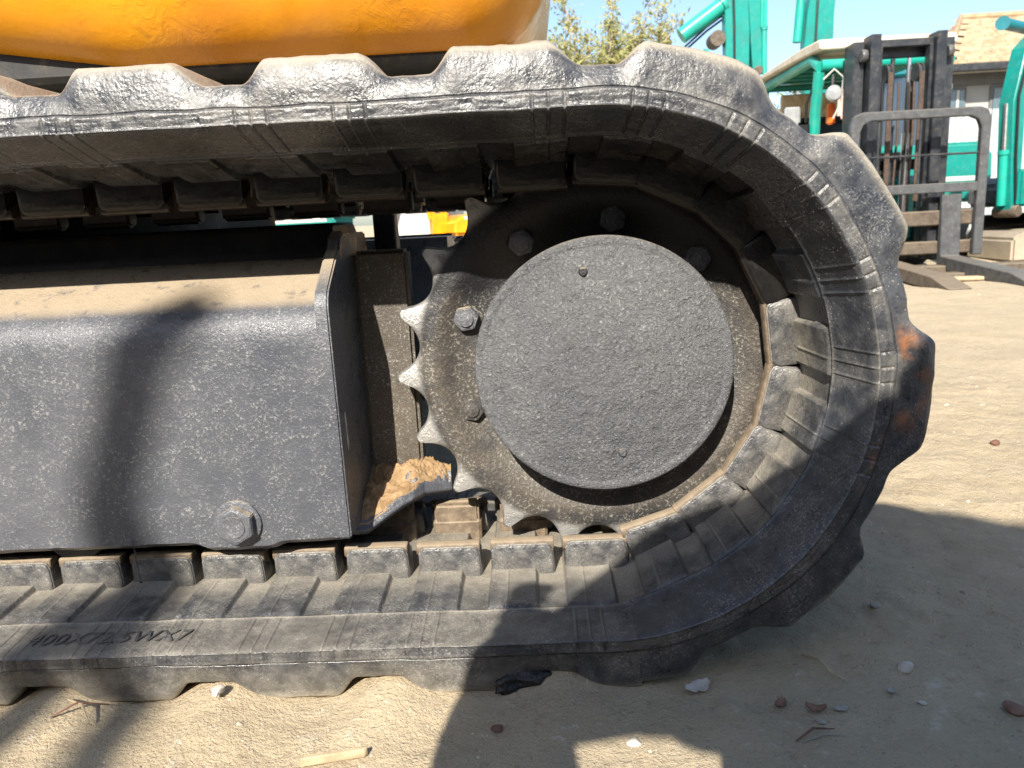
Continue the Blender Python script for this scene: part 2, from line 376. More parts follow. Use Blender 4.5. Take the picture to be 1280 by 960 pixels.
# cross-section as (Y, region) samples going round: inner near->far, far face, outer far->near, near face
inn = np.concatenate([np.linspace(0.003, .052, 22, endpoint=False), np.linspace(.052, .068, 14, endpoint=False), np.linspace(.068, .150, 30, endpoint=False), np.linspace(.150, .332, 12, endpoint=False), np.linspace(.332, .397, 20)])
farf = [(.400, -.003), (.400, -.012), (.399, -.016)]
NI = len(inn)
lugF = np.zeros_like(s_all); lugO = np.zeros_like(s_all)
def lugprof(s, flip=False):
    o = np.zeros_like(s)
    cs = sorted([c % LT for c in LUGC] + [c for c in LUGC] + [c+LT for c in LUGC])
    ext = [LUGC[-1] + .155*k for k in range(1, 12)]
    for c in sorted(set(LUGC + ext)):
        w = ((s - c + LT/2) % LT) - LT/2
        a0, a1, b0, b1 = -.062, -.034, .036, .058
        if flip: w = w + PITCH; w = ((w+LT/2) % LT) - LT/2
        o = np.maximum(o, sst(a0, a1, w)*sst(b1, b0, w))
    return o
lg = lugprof(s_all); lgf = lugprof(s_all, True)
wob = fbm(s_all, s_all*0, 9, 4, 3)*.0022
fr = ((s_all-G0)/PITCH) % 1.0
def marks(offs, w):
    """proud hairlines at MK + offs"""
    d = np.full_like(s_all, 9.)
    for o in offs:
        x_ = ((s_all-G0-MK-o) % PITCH); x_ = np.minimum(x_, PITCH-x_); d = np.minimum(d, x_)
    return np.exp(-(d/w)**2)
nl = np.floor((s_all-G0)/PITCH)
onoff = (np.modf(np.abs(np.sin(nl*12.9898)*43758.5453))[0] > .12)*1.
m3 = marks((-.0125, 0, .0125), .0008)*onoff; m1 = marks((0,), .0009)
bendk = sst(-.02, .10, s_all)*sst(PI*BR+.02, PI*BR-.10, s_all)
topk = sst(.42, .80, s_all)*sst(LT-.86, 2.1, s_all)
bendk = bendk*(1-topk)
plate_in = sst(.03, .075, fr)*sst(.70, .655, fr)           # raised pads beside the links
rows, dust, rust, reg = [], [], [], []
def addrow(Y, o, du, ru=0., rg=0):
    rows.append((np.broadcast_to(Y, s_all.shape).copy(), np.broadcast_to(o, s_all.shape).copy()))
    dust.append(np.broadcast_to(du, s_all.shape).copy()); rust.append(np.broadcast_to(ru, s_all.shape).copy()); reg.append(rg)
bot = (s_all < .02)*1.; shade_top = sst(.36, .56, s_all)*sst(1.05, .80, s_all)*(s_all < PI*BR+ST); shade_run = sst(.80, 1.05, s_all)  # last two masks paint shade into the belt's upper inner side
dn = fbm(s_all, s_all*0+3.3, 14, 4, 8)
for y in inn:
    ye = y if y < TW/2 else TW-y                         # mirror for the far side
    sh = 0.
    if ye < .055:
        o = .0045*(ye/.055)**1.0 - .0014*np.exp(-((ye-.0)/.004)**2)
        o = o + .0015*m3*sst(0, .004, ye)*sst(.055, .050, ye) + wob
        lip = .0016*np.exp(-((ye-.054)/.0016)**2); o = o + lip
        du = .16 + .12*m3 + .35*np.exp(-((ye-.054)/.0012)**2) + .25*np.exp(-((ye)/.003)**2) + dn*.2
        du = du + bot*.32 - .70*shade_top*sst(.002, .006, ye) - .40*shade_run*sst(.002, .006, ye)
    else:
        rise = sst(.0555, .0605, ye)
        hp = .0045+(.0022+.005*(ye-.058)/.07)*rise
        hc = .0030+.002*(ye-.055)/.07
        deep = .0030*bendk*sst(.125, .06, ye)
        o = hc + (hp-hc)*plate_in - deep*(1-plate_in)*rise + .0013*m1*rise*sst(.128, .12, ye)
        o = o + wob + (ye > .13)*.0
        du = .24 + .50*sst(.075, .125, ye) + .2*m1*rise + .12*(1-plate_in) + dn*.3
        du = du*(1-.9*shade_top)*(1-.6*shade_run) - .5*shade_top - .42*shade_run
    o = o + bendk*.013*min(1., ye/.058) + topk*(.013*min(1., ye/.058) + .0085*float(sst(.05, .125, ye)))
    addrow(y, o, du)
for (y, o) in farf: addrow(y, o+wob, .2)
vo = -.032-.004*bot; 
for y, ins in [(.396, 0), (.385, .003), (.33, .003), (.27, .002), (.205, .002), (.195, .0), (.13, .0), (.07, .0)]:
    addrow(y, vo - .020*(lgf if y > .2 else lg)*(1-ins*20) + wob, .8)
crumb = fbm(s_all*1., s_all*0+7, 60, 3, 31)*.0025
for y, k in [(.050, 1.), (.036, 1.), (.026, .985), (.020, .95), (.0165, .89), (.0145, .80), (.0125, .68), (.0105, .52), (.0085, .34), (.0065, .16)]:
    # from the lug's crown down to the shoulder crease: k = share of the lug height
    w2 = fbm(s_all, s_all*0+y*400, 45, 3, 5)*.0022
    base = -.0155 + (vo+.0155)*min(1, k*1.7)
    lv = base - .0205*lg*k
    if k > .9: lv = lv+crumb*lg
    pr = .004*(1-k)*0
    rr_ = ((s_all > .29) & (s_all < .43))*sst(.30, .33, s_all)*sst(.415, .385, s_all)
    addrow(y*(1-.25*lg*(k < .95)) + w2*.6, lv + w2*.5 + wob, .20 + .75*sst(.50, .92, k)*(.35+.65*(np.abs(s_all-.33) > .12))*(1+.7*sst(.43, .5, s_all)) + .42*bot*(.5+.6*k) + dn*.25, rr_*(.2+.9*sst(.9, .3, k)))
crk = fbm(s_all, s_all*0+50, 30, 3, 9)
for o, y, du in [(-.0155, .0052, .3), (-.0152, .0042, .1), (-.0146, .0060, .0), (-.0138, .0044, .35), (-.0132, .0030, .25)]:
    addrow(y+.0012*crk, o+crk*.0016+wob, du+dn*.3, 0)
for k in range(9):
    o = -.0118+k*.00128
    cut = (1-.25*0)
    addrow(.0022 + .0016*m3 + .0008*fbm(s_all, s_all*0+k, 80, 2, 40+k), o + wob, .17+.35*np.abs(dn)+.12*(k < 2) + .12*m3, ((s_all > .26) & (s_all < .31))*.6*(k < 5) )
addrow(.0008, -.0010+wob*.6, .38+dn*.3)
YS = np.stack([r[0] for r in rows]); OS = np.stack([r[1] for r in rows])
px, pz, pnx, pnz = path(s_all)
P = np.stack([px+pnx*OS, YS, pz+pnz*OS], -1)
nv, nu = P.shape[:2]; idx = np.arange(nv*nu).reshape(nv, nu)
a = np.concatenate([idx, idx[:, :1]], 1); a = np.concatenate([a, a[:1]], 0)
Q = np.stack([a[:-1, :-1], a[1:, :-1], a[1:, 1:], a[:-1, 1:]], -1)
# vertex normals of the whole belt, reused by the pieces cut from it
V = P.reshape(-1, 3); Qf = Q.reshape(-1, 4)
fn = np.cross(V[Qf[:, 2]]-V[Qf[:, 0]], V[Qf[:, 3]]-V[Qf[:, 1]])
VN = np.zeros_like(V)
for k in range(4): np.add.at(VN, Qf[:, k], fn)
VN /= np.linalg.norm(VN, axis=1)[:, None]+1e-12
# orientation check: inner side must face inwards
if VN[idx[10, 5], 2] < 0: Q = Q[..., ::-1]; VN = -VN
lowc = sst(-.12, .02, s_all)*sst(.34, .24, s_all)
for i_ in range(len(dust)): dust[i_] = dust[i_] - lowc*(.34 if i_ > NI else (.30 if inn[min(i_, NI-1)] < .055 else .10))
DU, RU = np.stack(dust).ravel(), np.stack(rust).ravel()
kfirst, klast = NI+3, NI+3+8+9                # outer rows that can carry lugs
lugmask = np.zeros((nv, nu), bool); lugid = np.full(nu, -1)
for i, c in enumerate(LUGC):
    lugid[(s_all > c-.0635) & (s_all < c+.0595)] = i
rows_out = np.zeros(nv, bool); rows_out[kfirst:klast] = True
fid = np.where(rows_out[:, None], lugid[None, :], -1)
def submesh(name, sel):
    q = Q[sel]; used, inv = np.unique(q.ravel(), return_inverse=True)
    me = quads(name, V[used], inv.reshape(-1, 4), M['rubber'])
    for nm, arr in (('dust', DU), ('rust', RU)):
        at = me.attributes.new(nm, 'FLOAT', 'POINT'); at.data.foreach_set('value', arr[used].astype(np.float32))
    me.normals_split_custom_set_from_vertices(VN[used].tolist()); return me
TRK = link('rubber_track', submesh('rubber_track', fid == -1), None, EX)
tag(TRK, label='worn grey-black rubber crawler track, dusty and cracked along its edge')
for i in range(len(LUGC)): link('tread_lug', submesh('tread_lug', fid == i), None, TRK)

# drive lugs (rubber blocks) and steel rails, one per link
def lug_mesh(name, far=False):
    b = bmesh.new(); h = .0372
    y0, y1 = .1275, .166
    L = PITCH*.5-.0042
    # frustum cross-section rings (s, o) at y
    def ring(y, ins, hh):
        pts = [(-L+ins, .003), (-L+ins+.0005, hh-.006), (-L+ins+.0035, hh-.0015), (-L+ins+.008, hh), (L-ins-.009, hh), (L-ins-.004, hh-.002), (L-ins-.0015, hh-.007), (L-ins, .003)]
        return [b.verts.new((q[0], y, q[1])) for q in pts]
    prof = [(y0+.0035, .0035, h*.93), (y0, .0012, h*.99)][::1]
    rs = [ring(y0-.0005, .0035, h-.004), ring(y0+.0015, .0012, h), ring(y0+.012, .0, h+.0022), ring(y0+.030, .001, h-.004)]
    for i in range(len(rs)-1):
        for k in range(7): b.faces.new((rs[i][k], rs[i+1][k], rs[i+1][k+1], rs[i][k+1]))
    b.faces.new(rs[0]); b.faces.new(rs[-1][::-1])
    if far:
        for v in b.verts: v.co.y = TW-v.co.y
    bmesh.ops.recalc_face_normals(b, faces=b.faces)
    bmesh.ops.bevel(b, geom=[e for e in b.edges if abs(e.verts[0].co.y-e.verts[1].co.y) < .001 and e.verts[0].co.z > .01], offset=.0012, segments=2, affect='EDGES', clamp_overlap=True)
    me = bpy.data.meshes.new(name); b.to_mesh(me); b.free(); me.materials.append(M['rubber'])
    me.polygons.foreach_set('use_smooth', [True]*len(me.polygons)); me.set_sharp_from_angle(angle=R(40))
    at = me.attributes.new('dust', 'FLOAT', 'POINT')
    at.data.foreach_set('value', [max(.30, .52 - .25*(v.co.z/.036)) + (.3 if v.co.z > .0362 else 0) for v in me.vertices]); return me
def rail_mesh(name, far=False):
    m = MB(); L = PITCH*.5-.0035
    if far:
        m.prism([(.160, .02), (.160, .0450), (.163, .0500), (.168, .0520), (.176, .0515), (.180, .048), (.181, .02)], 'X', -L+.008, L-.010, .003, 2)
        m.box((-L+.006, .150, .001), (L-.008, .182, .030), .003)
    m.prism([(.1310, .030), (.1310, .0378), (.1325, .0396), (.141, .0405), (.1455, .0385), (.147, .020)], 'X', -L, L-.003, .0008)
    if far:
        for v in m.bm.verts: v.co.y = TW-v.co.y
        bmesh.ops.reverse_faces(m.bm, faces=m.bm.faces)
    return m.mesh(name, M['steelrail'], 30)
LM, LF, RM, RF = lug_mesh('drive_lug'), lug_mesh('drive_lug', True), rail_mesh('link_rail'), rail_mesh('link_rail', True)
LM_sh, LF_sh, RM_sh, RF_sh = [m.copy() for m in (LM, LF, RM, RF)]
for m_, t_ in ((LM_sh, 'greasy'), (LF_sh, 'greasy'), (RM_sh, 'greasyrail'), (RF_sh, 'greasyrail')): m_.materials.clear(); m_.materials.append(M[t_])  # copies for the upper links, their shade painted into the colour
def linkmat(s):
    x, z, nx, nz = [float(v[0]) for v in path(np.array([s]))]
    tk_ = float(sst(.42, .80, s)*sst(LT-.86, 2.1, s)); bk_ = float(sst(-.02, .10, s)*sst(PI*BR+.02, PI*BR-.10, s))*(1-tk_)*.0125 + tk_*.0175; x += nx*bk_; z += nz*bk_
    n = Vector((nx, 0, nz)); t = Vector((nz, 0, -nx))
    m = Matrix((t, Vector((0, 1, 0)), n)).transposed().to_4x4(); m.translation = Vector((x, 0, z)); return m
vis, hid = [], []
for k in range(-21, 37):
    (vis if -13 <= k <= 23 else hid).append(G0+PITCH*(k+.5))
for s in vis:
    mt = linkmat(s)
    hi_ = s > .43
    for nm, me in (('drive_lug', LM_sh if hi_ else LM), ('drive_lug', LF_sh if hi_ else LF), ('link_rail', RM_sh if hi_ else RM), ('link_rail', RF_sh if hi_ else RF)):
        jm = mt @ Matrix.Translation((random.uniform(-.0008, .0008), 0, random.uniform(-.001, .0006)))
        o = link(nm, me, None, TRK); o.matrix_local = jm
def joined(name, items, mat, parent):
    b = bmesh.new()
    for me, mt in items:
        n0 = len(b.verts); b.from_mesh(me); b.verts.ensure_lookup_table()
        for v in b.verts[n0:]: v.co = mt @ v.co
    me = bpy.data.meshes.new(name); b.to_mesh(me); b.free(); me.materials.append(mat)
    return link(name, me, None, parent)
tag(joined('drive_lug', [(m, linkmat(s)) for s in hid for m in (LM, LF)], M['rubber'], TRK), kind='stuff')
tag(joined('link_rail', [(m, linkmat(s)) for s in hid for m in (RM, RF)], M['steelrail'], TRK), kind='stuff')
# track on the machine's other side
T2 = link('rubber_track', TRK.data, None, EX, (0, 1.22, 0))
tag(T2, label='second rubber track on the far side of the machine')
for o in [c for c in TRK.children if c.name.startswith('tread_lug')]:
    c = o.copy(); COL.objects.link(c); c.parent = T2
tag(joined('drive_lug', [(m, linkmat(s)) for s in vis+hid for m in (LM, LF)], M['rubber'], T2), kind='stuff')
# moulded size marking on the smooth band
tc = bpy.data.curves.new('moulded_lettering', 'FONT'); tc.body = '400X72.5WX7'; tc.size = .024; tc.extrude = .00025; tc.shear = .12; tc.space_character = 1.05
to = bpy.data.objects.new('tmp', tc); COL.objects.link(to); bpy.context.view_layer.update()
tme = bpy.data.meshes.new_from_object(to.evaluated_get(bpy.context.evaluated_depsgraph_get())); bpy.data.objects.remove(to)
at = tme.attributes.new('dust', 'FLOAT', 'POINT'); at.data.foreach_set('value', [.05]*len(tme.vertices))
tme.materials.clear(); tl = link('moulded_lettering', tme, M['rubber'], TRK, (-.492, .020, BCZ-BR+.0036)); tl.rotation_euler = (R(4.5), 0, 0)

# ------------------------------------------------------------------ sprocket, hub and cover
SX, SZ = .063, .2785
NT = 19; T0 = R(164.5)
def sprocket_outline(root, tip):
    pts = []
    per = 2*PI/NT
    for i in range(NT):
        c = T0 + i*per
        prof = []
        for j in range(20):
            t = j/20                                       # 0 = tooth centre
            d = min(t, 1-t)                                # distance from tooth centre in periods
            if d < .080: r = tip - .0025*(d/.080)**2
            else:
                q = (.5-d)/.42; r = root + (tip-.0025-root)*(1-math.sqrt(max(0, 1-(.95*q)**2)))/(1-math.sqrt(1-.95**2))
            pts.append((c+t*per, r))
    return pts
def sprocket():
    b = bmesh.new(); out = sprocket_outline(.1870, .2135); n = len(out)
    lay = [(.196, lambda r: r), (.1925, lambda r: r-.0025), (.1905, lambda r: min(r-.006, .187)), (.1893, lambda r: .176), (.1885, lambda r: .170), (.1895, lambda r: .164), (.1935, lambda r: .155), (.1985, lambda r: .145), (.2015, lambda r: .135), (.2030, lambda r: .125), (.2035, lambda r: .100)]
    def ring(y, f): return [b.verts.new((f(r)*math.cos(t), y-.19, f(r)*math.sin(t))) for t, r in out]
    rings = [ring(y, f) for y, f in lay[::-1]] + [ring(.209, lambda r: r), ring(.213, lambda r: r-.003), ring(.213, lambda r: .10)]
    for a_, c_ in zip(rings, rings[1:]):
        for k in range(n): b.faces.new((a_[k], a_[(k+1) % n], c_[(k+1) % n], c_[k]))
    bmesh.ops.recalc_face_normals(b, faces=b.faces)
    me = bpy.data.meshes.new('drive_sprocket'); b.to_mesh(me); b.free(); me.materials.append(M['sprocket'])
    me.polygons.foreach_set('use_smooth', [True]*len(me.polygons)); me.set_sharp_from_angle(angle=R(42)); return me
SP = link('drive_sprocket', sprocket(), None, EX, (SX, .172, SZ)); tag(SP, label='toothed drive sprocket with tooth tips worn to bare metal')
def bolt_mesh(r, h, washer=0, chip=0):
    m = MB()
    if washer: m.lathe([(0, 0), (washer, 0), (washer, -.0022), (washer*.93, -.003), (0, -.003)], seg=28)
    b = bmesh.new(); rs = []
    for y, q in ((0, 1), (-h*.82, 1), (-h, .88)):
        rs.append([b.verts.new((r*q*math.cos(PI/3*k), y-(.003 if washer else 0), r*q*math.sin(PI/3*k))) for k in range(6)])
    for i in range(2):
        for k in range(6): b.faces.new((rs[i][k], rs[i][(k+1) % 6], rs[i+1][(k+1) % 6], rs[i+1][k]))
    b.faces.new(rs[2]); b.faces.new(rs[0][::-1])
    bmesh.ops.recalc_face_normals(b, faces=b.faces); bmesh.ops.bevel(b, geom=b.edges[:], offset=.0009, segments=2, affect='EDGES'); m._add(b)
    m.lathe([(0, -h-.001), (r*.55, -h-.001), (r*.55, -h-.0025 if not washer else -h-.004), (r*.3, -h-.003), (0, -h-.0035)], seg=16)
    return m
bm_ = bolt_mesh(.0142, .013).mesh('hex_bolt', M['frame'], 30); bm2 = bolt_mesh(.0142, .013).mesh('hex_bolt', M['sprocket'], 30)
for i, dg_ in enumerate((43, 82, 121, 160.5, 200)):
    a_ = R(dg_)
    o = link('hex_bolt', bm2 if i == 4 else bm_, None, SP, (.1435*math.cos(a_), .0135, .1435*math.sin(a_))); o.rotation_euler = (0, random.uniform(0, 1), 0)
HB = MB().lathe([(0, .128), (.108, .128), (.114, .140), (.119, .150), (.119, .178), (.122, .181), (.122, .187), (0, .187)], seg=72).build('drive_hub', M['hubdark'], EX, (SX, 0, SZ))
CV = MB().lathe([(0, .1225), (.1160, .1225), (.1172, .1230), (.1186, .1230), (.1200, .1224), (.1250, .1226), (.1270, .1240), (.1276, .1262), (.1272, .1330), (.1255, .1345), (0, .1345)], seg=128).build('hub_cover', M['cover'], EX, (SX+.0025, 0, SZ+.0005), smooth=50)
tag(CV, label='round grey hub cover with lumpy repainted surface')
for (dx, dz) in ((-.018, .094), (.016, -.088)):
    MB().lathe([(0, .1195), (.0032, .1195), (.0046, .1222), (.0046, .125), (0, .125)], seg=20).build('cover_plug', M['hubdark'] if dz > 0 else M['cover'], CV, (dx, 0, dz))
MB().lathe([(0, .214), (.150, .214), (.155, .222), (.155, .27), (.12, .30), (.12, .42), (0, .42)], seg=48).build('travel_motor_housing', M['black'], EX, (SX, 0, SZ))

# ------------------------------------------------------------------ track frame
fr_prof = [(.1035, .1195), (.1015, .150), (.1015, .322), (.1022, .330), (.1040, .3375), (.1070, .3440), (.1115, .3500), (.1180, .3560), (.1265, .3615), (.137, .3670), (.188, .394), (.196, .396), (.200, .390), (.318, .390), (.318, .120), (.300, .112), (.115, .112)]
def frame_mesh():
    xs = np.concatenate([np.arange(-1.46, -.6, .06), np.arange(-.6, -.208, .006), [-.208]])
    # resample profile finely
    pr = []
    for (a0, a1) in zip(fr_prof, fr_prof[1:]+fr_prof[:1]):
        n = max(1, int(math.hypot(a1[0]-a0[0], a1[1]-a0[1])/.008))
        for j in range(n): pr.append((a0[0]+(a1[0]-a0[0])*j/n, a0[1]+(a1[1]-a0[1])*j/n))
    pr = np.array(pr); PP = np.zeros((len(xs), len(pr), 3))
    for i, x in enumerate(xs):
        PP[i, :, 0] = x; PP[i, :, 1] = pr[:, 0] + .0009*vnoise(np.full(len(pr), x), pr[:, 1], 30, 2); PP[i, :, 2] = pr[:, 1]
        low = pr[:, 1] < .13
        PP[i, low, 2] += .0015*vnoise(np.array([x]), np.array([0.]), 60, 4)[0] - .006*sst(.046, .030, abs(x+.311))*1.
    me = grid_mesh('track_frame', PP, M['frame'], closed_u=True)
    bm = bmesh.new(); bm.from_mesh(me); bm.verts.ensure_lookup_table()
    n = len(pr)
    bm.faces.new([bm.verts[k] for k in range(n)]); bm.faces.new([bm.verts[(len(xs)-1)*n+k] for k in range(n)][::-1])
    bmesh.ops.recalc_face_normals(bm, faces=bm.faces); bm.to_mesh(me); bm.free(); me.set_sharp_from_angle(angle=R(40)); return me
FM = link('track_frame', frame_mesh(), None, EX); tag(FM, label='long boxed track frame in speckled dark grey paint with dust on its sloping top')
ep = [(.0985, .120), (.0975, .30), (.0975, .352), (.1010, .3625), (.1070, .3700), (.150, .4000), (.163, .4060), (.170, .4160), (.186, .4230), (.196, .4200), (.290, .4200), (.300, .39), (.300, .22), (.285, .140), (.265, .118)]
MB().prism([(.197, .13), (.197, .428), (.205, .4315), (.300, .4315), (.316, .42), (.316, .13)], 'X', -1.46, -.2085, .003).build('carrier_beam', M['greasy'], FM)  # near-black colour paints in the shade behind the frame top
MB().prism(ep, 'X', -.2078, -.1945, .0018, 2).build('end_plate', M['frame'], FM)
MB().prism([(.216, .13), (.216, .400), (.243, .400), (.243, .13)], 'X', -.1945, -.135, .004, 2).build('motor_bracket', M['bracket'], EX)
MB().prism([(.30, .39), (.30, .462), (.315, .462), (.33, .39)], 'X', -.186, -.160, .002).build('bracket_lug', M['frame'], FM)
bl = bolt_mesh(.0205, .0100, .0240).build('hex_bolt', M['frame'], FM, (-.3085, .1015, .1405)); bl.rotation_euler = (0, R(30), 0)
for i in range(7):
    x = -.311-.19*i
    MB().lathe([(0, .135), (.035, .135), (.037, .140), (.037, .175), (.028, .18), (.028, .235), (.037, .24), (.037, .27), (0, .27)], seg=32).build('track_roller', M['black'], EX, (x, 0, .127))
MB().lathe([(0, .12), (.17, .12), (.18, .14), (.18, .26), (.17, .28), (0, .28)], seg=48).build('idler_wheel', M['black'], EX, (BCX-ST, 0, BCZ))
# mud ledge: a tongue of plate below the motor bracket, heaped with dried mud
def tongue():
    us = np.linspace(0, 1, 110); vs = np.linspace(0, 1, 60)
    A_ = np.array([(-.2055, .135, .1285), (-.200, .140, .124), (-.188, .145, .1225), (-.172, .156, .131), (-.154, .170, .140), (-.142, .180, .1435), (-.132, .195, .1445), (-.115, .208, .1415), (-.104, .215, .140)])
    B_ = np.array([(-.196, .222, .158), (-.190, .225, .158), (-.182, .225, .163), (-.170, .225, .160), (-.155, .225, .1625), (-.146, .225, .1635), (-.136, .225, .162), (-.12, .225, .160), (-.105, .225, .153)])
    t = np.linspace(0, 1, 9); Af = np.stack([np.interp(us, t, A_[:, k]) for k in range(3)], 1); Bf = np.stack([np.interp(us, t, B_[:, k]) for k in range(3)], 1)
    P_ = Af[None]*(1-vs[:, None, None]) + Bf[None]*vs[:, None, None]
    z = P_[..., 2]; n = fbm(P_[..., 0], P_[..., 1], 70, 5, 77, .6)*.0095 + .003*np.sin(vs*PI)[:, None]
    P_[..., 2] = z + n*sst(0, .25, vs)[:, None] - .006*sst(.12, 0, vs)[:, None]**2
    Pl = P_.copy(); Pl[..., 2] = z - .0050; Pl[..., 1] -= .003; Pb = Pl[::-1].copy(); Pb[..., 2] -= .0055
    tag(link('ledge_plate', grid_mesh('ledge_plate', np.concatenate([Pl, Pb], 0), M['frame'], closed_v=True), None, EX), label='thick dark plate edge under the dried mud')
    Lw = P_.copy()[::-1]; Lw[..., 2] -= .007; Lw[0, :, 2] -= .002
    full = np.concatenate([P_, Lw], 0)
    return grid_mesh('mud_ledge', full, M['mud'], closed_v=True)
tag(link('mud_ledge', tongue(), None, EX), label='curved lower ledge heaped with dried orange mud')
MB().prism([(.118, .243), (.121, .246), (.1225, .236), (.121, .224), (.1235, .214), (.1205, .207), (.1185, .219), (.1195, .230)], 'X', -.1946, -.1938).build('bare_paint_chip', M['stonew'] if 'stonew' in M else M['white'], FM)
MB().tube([(-.4185, .1000, .128), (-.4175, .0985, .105), (-.4150, .0965, .083)], .0004, 5).lathe([(0, -.001), (.0014, -.0005), (.0016, .001), (0, .0022)], (-.4150, .0965, .082), 'Z', 10).build('hanging_wire', M['black'], FM)
# carbody between the two tracks
MB().prism([(.32, .16), (.32, .40), (.42, .425), (1.12, .425), (1.22, .40), (1.22, .16)], 'X', -1.15, -.40, .01).build('carbody', M['black'], EX)
MB().lathe([(0, .42), (.30, .42), (.30, .60), (0, .60)], axis='Z', seg=48).build('slew_ring', M['black'], EX, (-.78, .80, 0))
fm2 = link('track_frame', FM.data, None, EX, (0, 1.62, 0)); fm2.scale = (1, -1, 1)
MB().lathe([(0, -.01), (.186, -.01), (.186, .01), (0, .01)], seg=48).build('drive_sprocket', M['black'], EX, (SX, 1.42, SZ))

# ------------------------------------------------------------------ yellow upper body
def shell():
    x0, x1, y0, y1 = -1.55, .042, .185, 1.45; rc = .115
    def outline(ins):
        pts = []
        for cx, cy, a0 in ((x1-rc, y0+rc, -90), (x1-rc, y1-rc, 0), (x0+rc, y1-rc, 90), (x0+rc, y0+rc, 180)):
            for k in range(17):
                a_ = R(a0+90*k/16); pts.append((cx+(rc-ins)*math.cos(a_), cy+(rc-ins)*math.sin(a_)))
        # subdivide long edges
        o = []
        for p, q in zip(pts, pts[1:]+pts[:1]):
            n = max(1, int(math.dist(p, q)/.03))
            for j in range(n): o.append((p[0]+(q[0]-p[0])*j/n, p[1]+(q[1]-p[1])*j/n))
        return o
    rb = .10; zb = .604
    lv = [(rb*.9, zb)] + [(rb*.9*(1-math.sin(R(a_))), zb+rb*1.35*(1-math.cos(R(a_)))) for a_ in range(10, 91, 8)] + [(0, zb+rb*1.35+.02*k) for k in range(1, 16)] + [(.01, 1.03), (.03, 1.05)]
    rows_ = [outline(i) for i, z in lv]; n = min(len(r) for r in rows_)
    base = outline(0); n = len(base)
    P_ = np.zeros((len(lv), n, 3))
    cxm, cym = (x0+x1)/2, (y0+y1)/2
    for i, (ins, z) in enumerate(lv):
        for j, (x, y) in enumerate(base):
            # move inwards along corner-centre direction
            qx = min(max(x, x0+rc), x1-rc); qy = min(max(y, y0+rc), y1-rc); d = Vector((x-qx, y-qy)); L = d.length or 1
            x2, y2 = qx + d.x/L*(rc-ins), qy + d.y/L*(rc-ins)
            w = .004*float(vnoise(np.array([x2*1.+y2]), np.array([z]), 9, 6)[0])
            P_[i, j] = (x2, y2+w, z + .16*max(0., -.42-x)*(i < 12)*(x > -.8))
    me = grid_mesh('body_shell', P_, M['yellow'], closed_u=True)
    bm = bmesh.new(); bm.from_mesh(me); bm.verts.ensure_lookup_table()
    bm.faces.new([bm.verts[k] for k in range(n)][::-1]); bm.faces.new([bm.verts[(len(lv)-1)*n+k] for k in range(n)])
    bmesh.ops.recalc_face_normals(bm, faces=bm.faces); bm.to_mesh(me); bm.free(); me.set_sharp_from_angle(angle=R(40)); return me
tag(link('body_shell', shell(), None, EX), label='glossy orange-yellow lower edge of the upper body with flaking overpainted patches')
MB().box((-1.40, .262, .597), (-.06, 1.35, .66), .006).build('underside_plate', M['black'], EX)
MB().box((-.9, .45, 1.05), (-.1, 1.2, 1.9), .06, seg=3).build('cab', M['yellow'], EX)

# ------------------------------------------------------------------ loose bits on the ground
def stone(name, x, y, r, mat, label, cat='stone', group=None, flat=.6, seed=0, dz=.4):
    b = bmesh.new(); bmesh.ops.create_icosphere(b, subdivisions=2, radius=1)
    rg = random.Random(seed)
    pl = [(Vector((rg.uniform(-1, 1), rg.uniform(-1, 1), rg.uniform(-1, 1))).normalized(), rg.uniform(.55, .85)) for _ in range(9)]
    for v in b.verts:
        for n_, d in pl:
            k = v.co.dot(n_)-d
            if k > 0: v.co -= n_*k
        v.co = Vector((v.co.x*r*.95, v.co.y*r*.8, v.co.z*r*flat*.8))
    me = bpy.data.meshes.new(name); b.to_mesh(me); b.free(); me.materials.append(mat)
    me.polygons.foreach_set('use_smooth', [True]*len(me.polygons)); me.set_sharp_from_angle(angle=R(28))
    o = link(name, me, None, None, (x, y, gz(x, y)+r*flat*dz)); o.rotation_euler = (0, 0, seed*1.3); return tag(o, label, cat, group)
M['stonew'] = simple('pale_limestone', (.50, .46, .39), (.40, .36, .30), .9, 90, bump=.001, bsc=200)
M['stoneb'] = simple('reddish_brown_stone', (.16, .075, .05), (.10, .05, .035), .8, 90, bump=.001, bsc=200)
M['stoneg'] = simple('grey_stone', (.33, .31, .27), (.25, .235, .2), .9, 90, bump=.001, bsc=200)
M['wood'] = simple('split_dry_wood', (.44, .35, .22), (.33, .25, .155), .85, 60, bump=.001, bsc=150)
M['leafb'] = simple('dry_brown_leaf', (.22, .125, .08), (.15, .085, .06), .7, 90, bump=.001, bsc=100)
M['leafw'] = simple('bleached_paper_leaf', (.50, .47, .42), (.40, .37, .33), .8, 60, bump=.001, bsc=100)
stone('stone', .328, .029, .0095, M['stonew'], 'pale angular stone on the shaded dirt right of the track', seed=3)
stone('stone', .343, .128, .0068, M['stoneg'], 'small grey stone on shaded dirt close beside the lower right curve of the track', seed=5)
stone('stone', -.048, -.043, .0072, M['stoneb'], 'dark reddish brown pebble just inside the shadow edge in front of the track', seed=8)
stone('stone', -.302, -.006, .0085, M['stonew'], 'whitish stone in the soil mound under the left part of the track', seed=11, dz=1.6)
stone('stone', .224, -.045, .0045, M['stoneg'], 'tiny grey pebble beside the curled brown leaf', seed=14)
stone('stone', .788, .681, .012, M['stoneb'], 'dark stone lying alone on sunlit sand at the right', seed=15)
stone('stone', .065, -.066, .0075, M['stonew'], 'pale flat stone in the sunlit patch within the shadow', seed=17, flat=.4)
stone('stone', .318, -.022, .0045, M['stonew'], 'tiny white pebble on shaded dirt below the pale angular stone', seed=19)
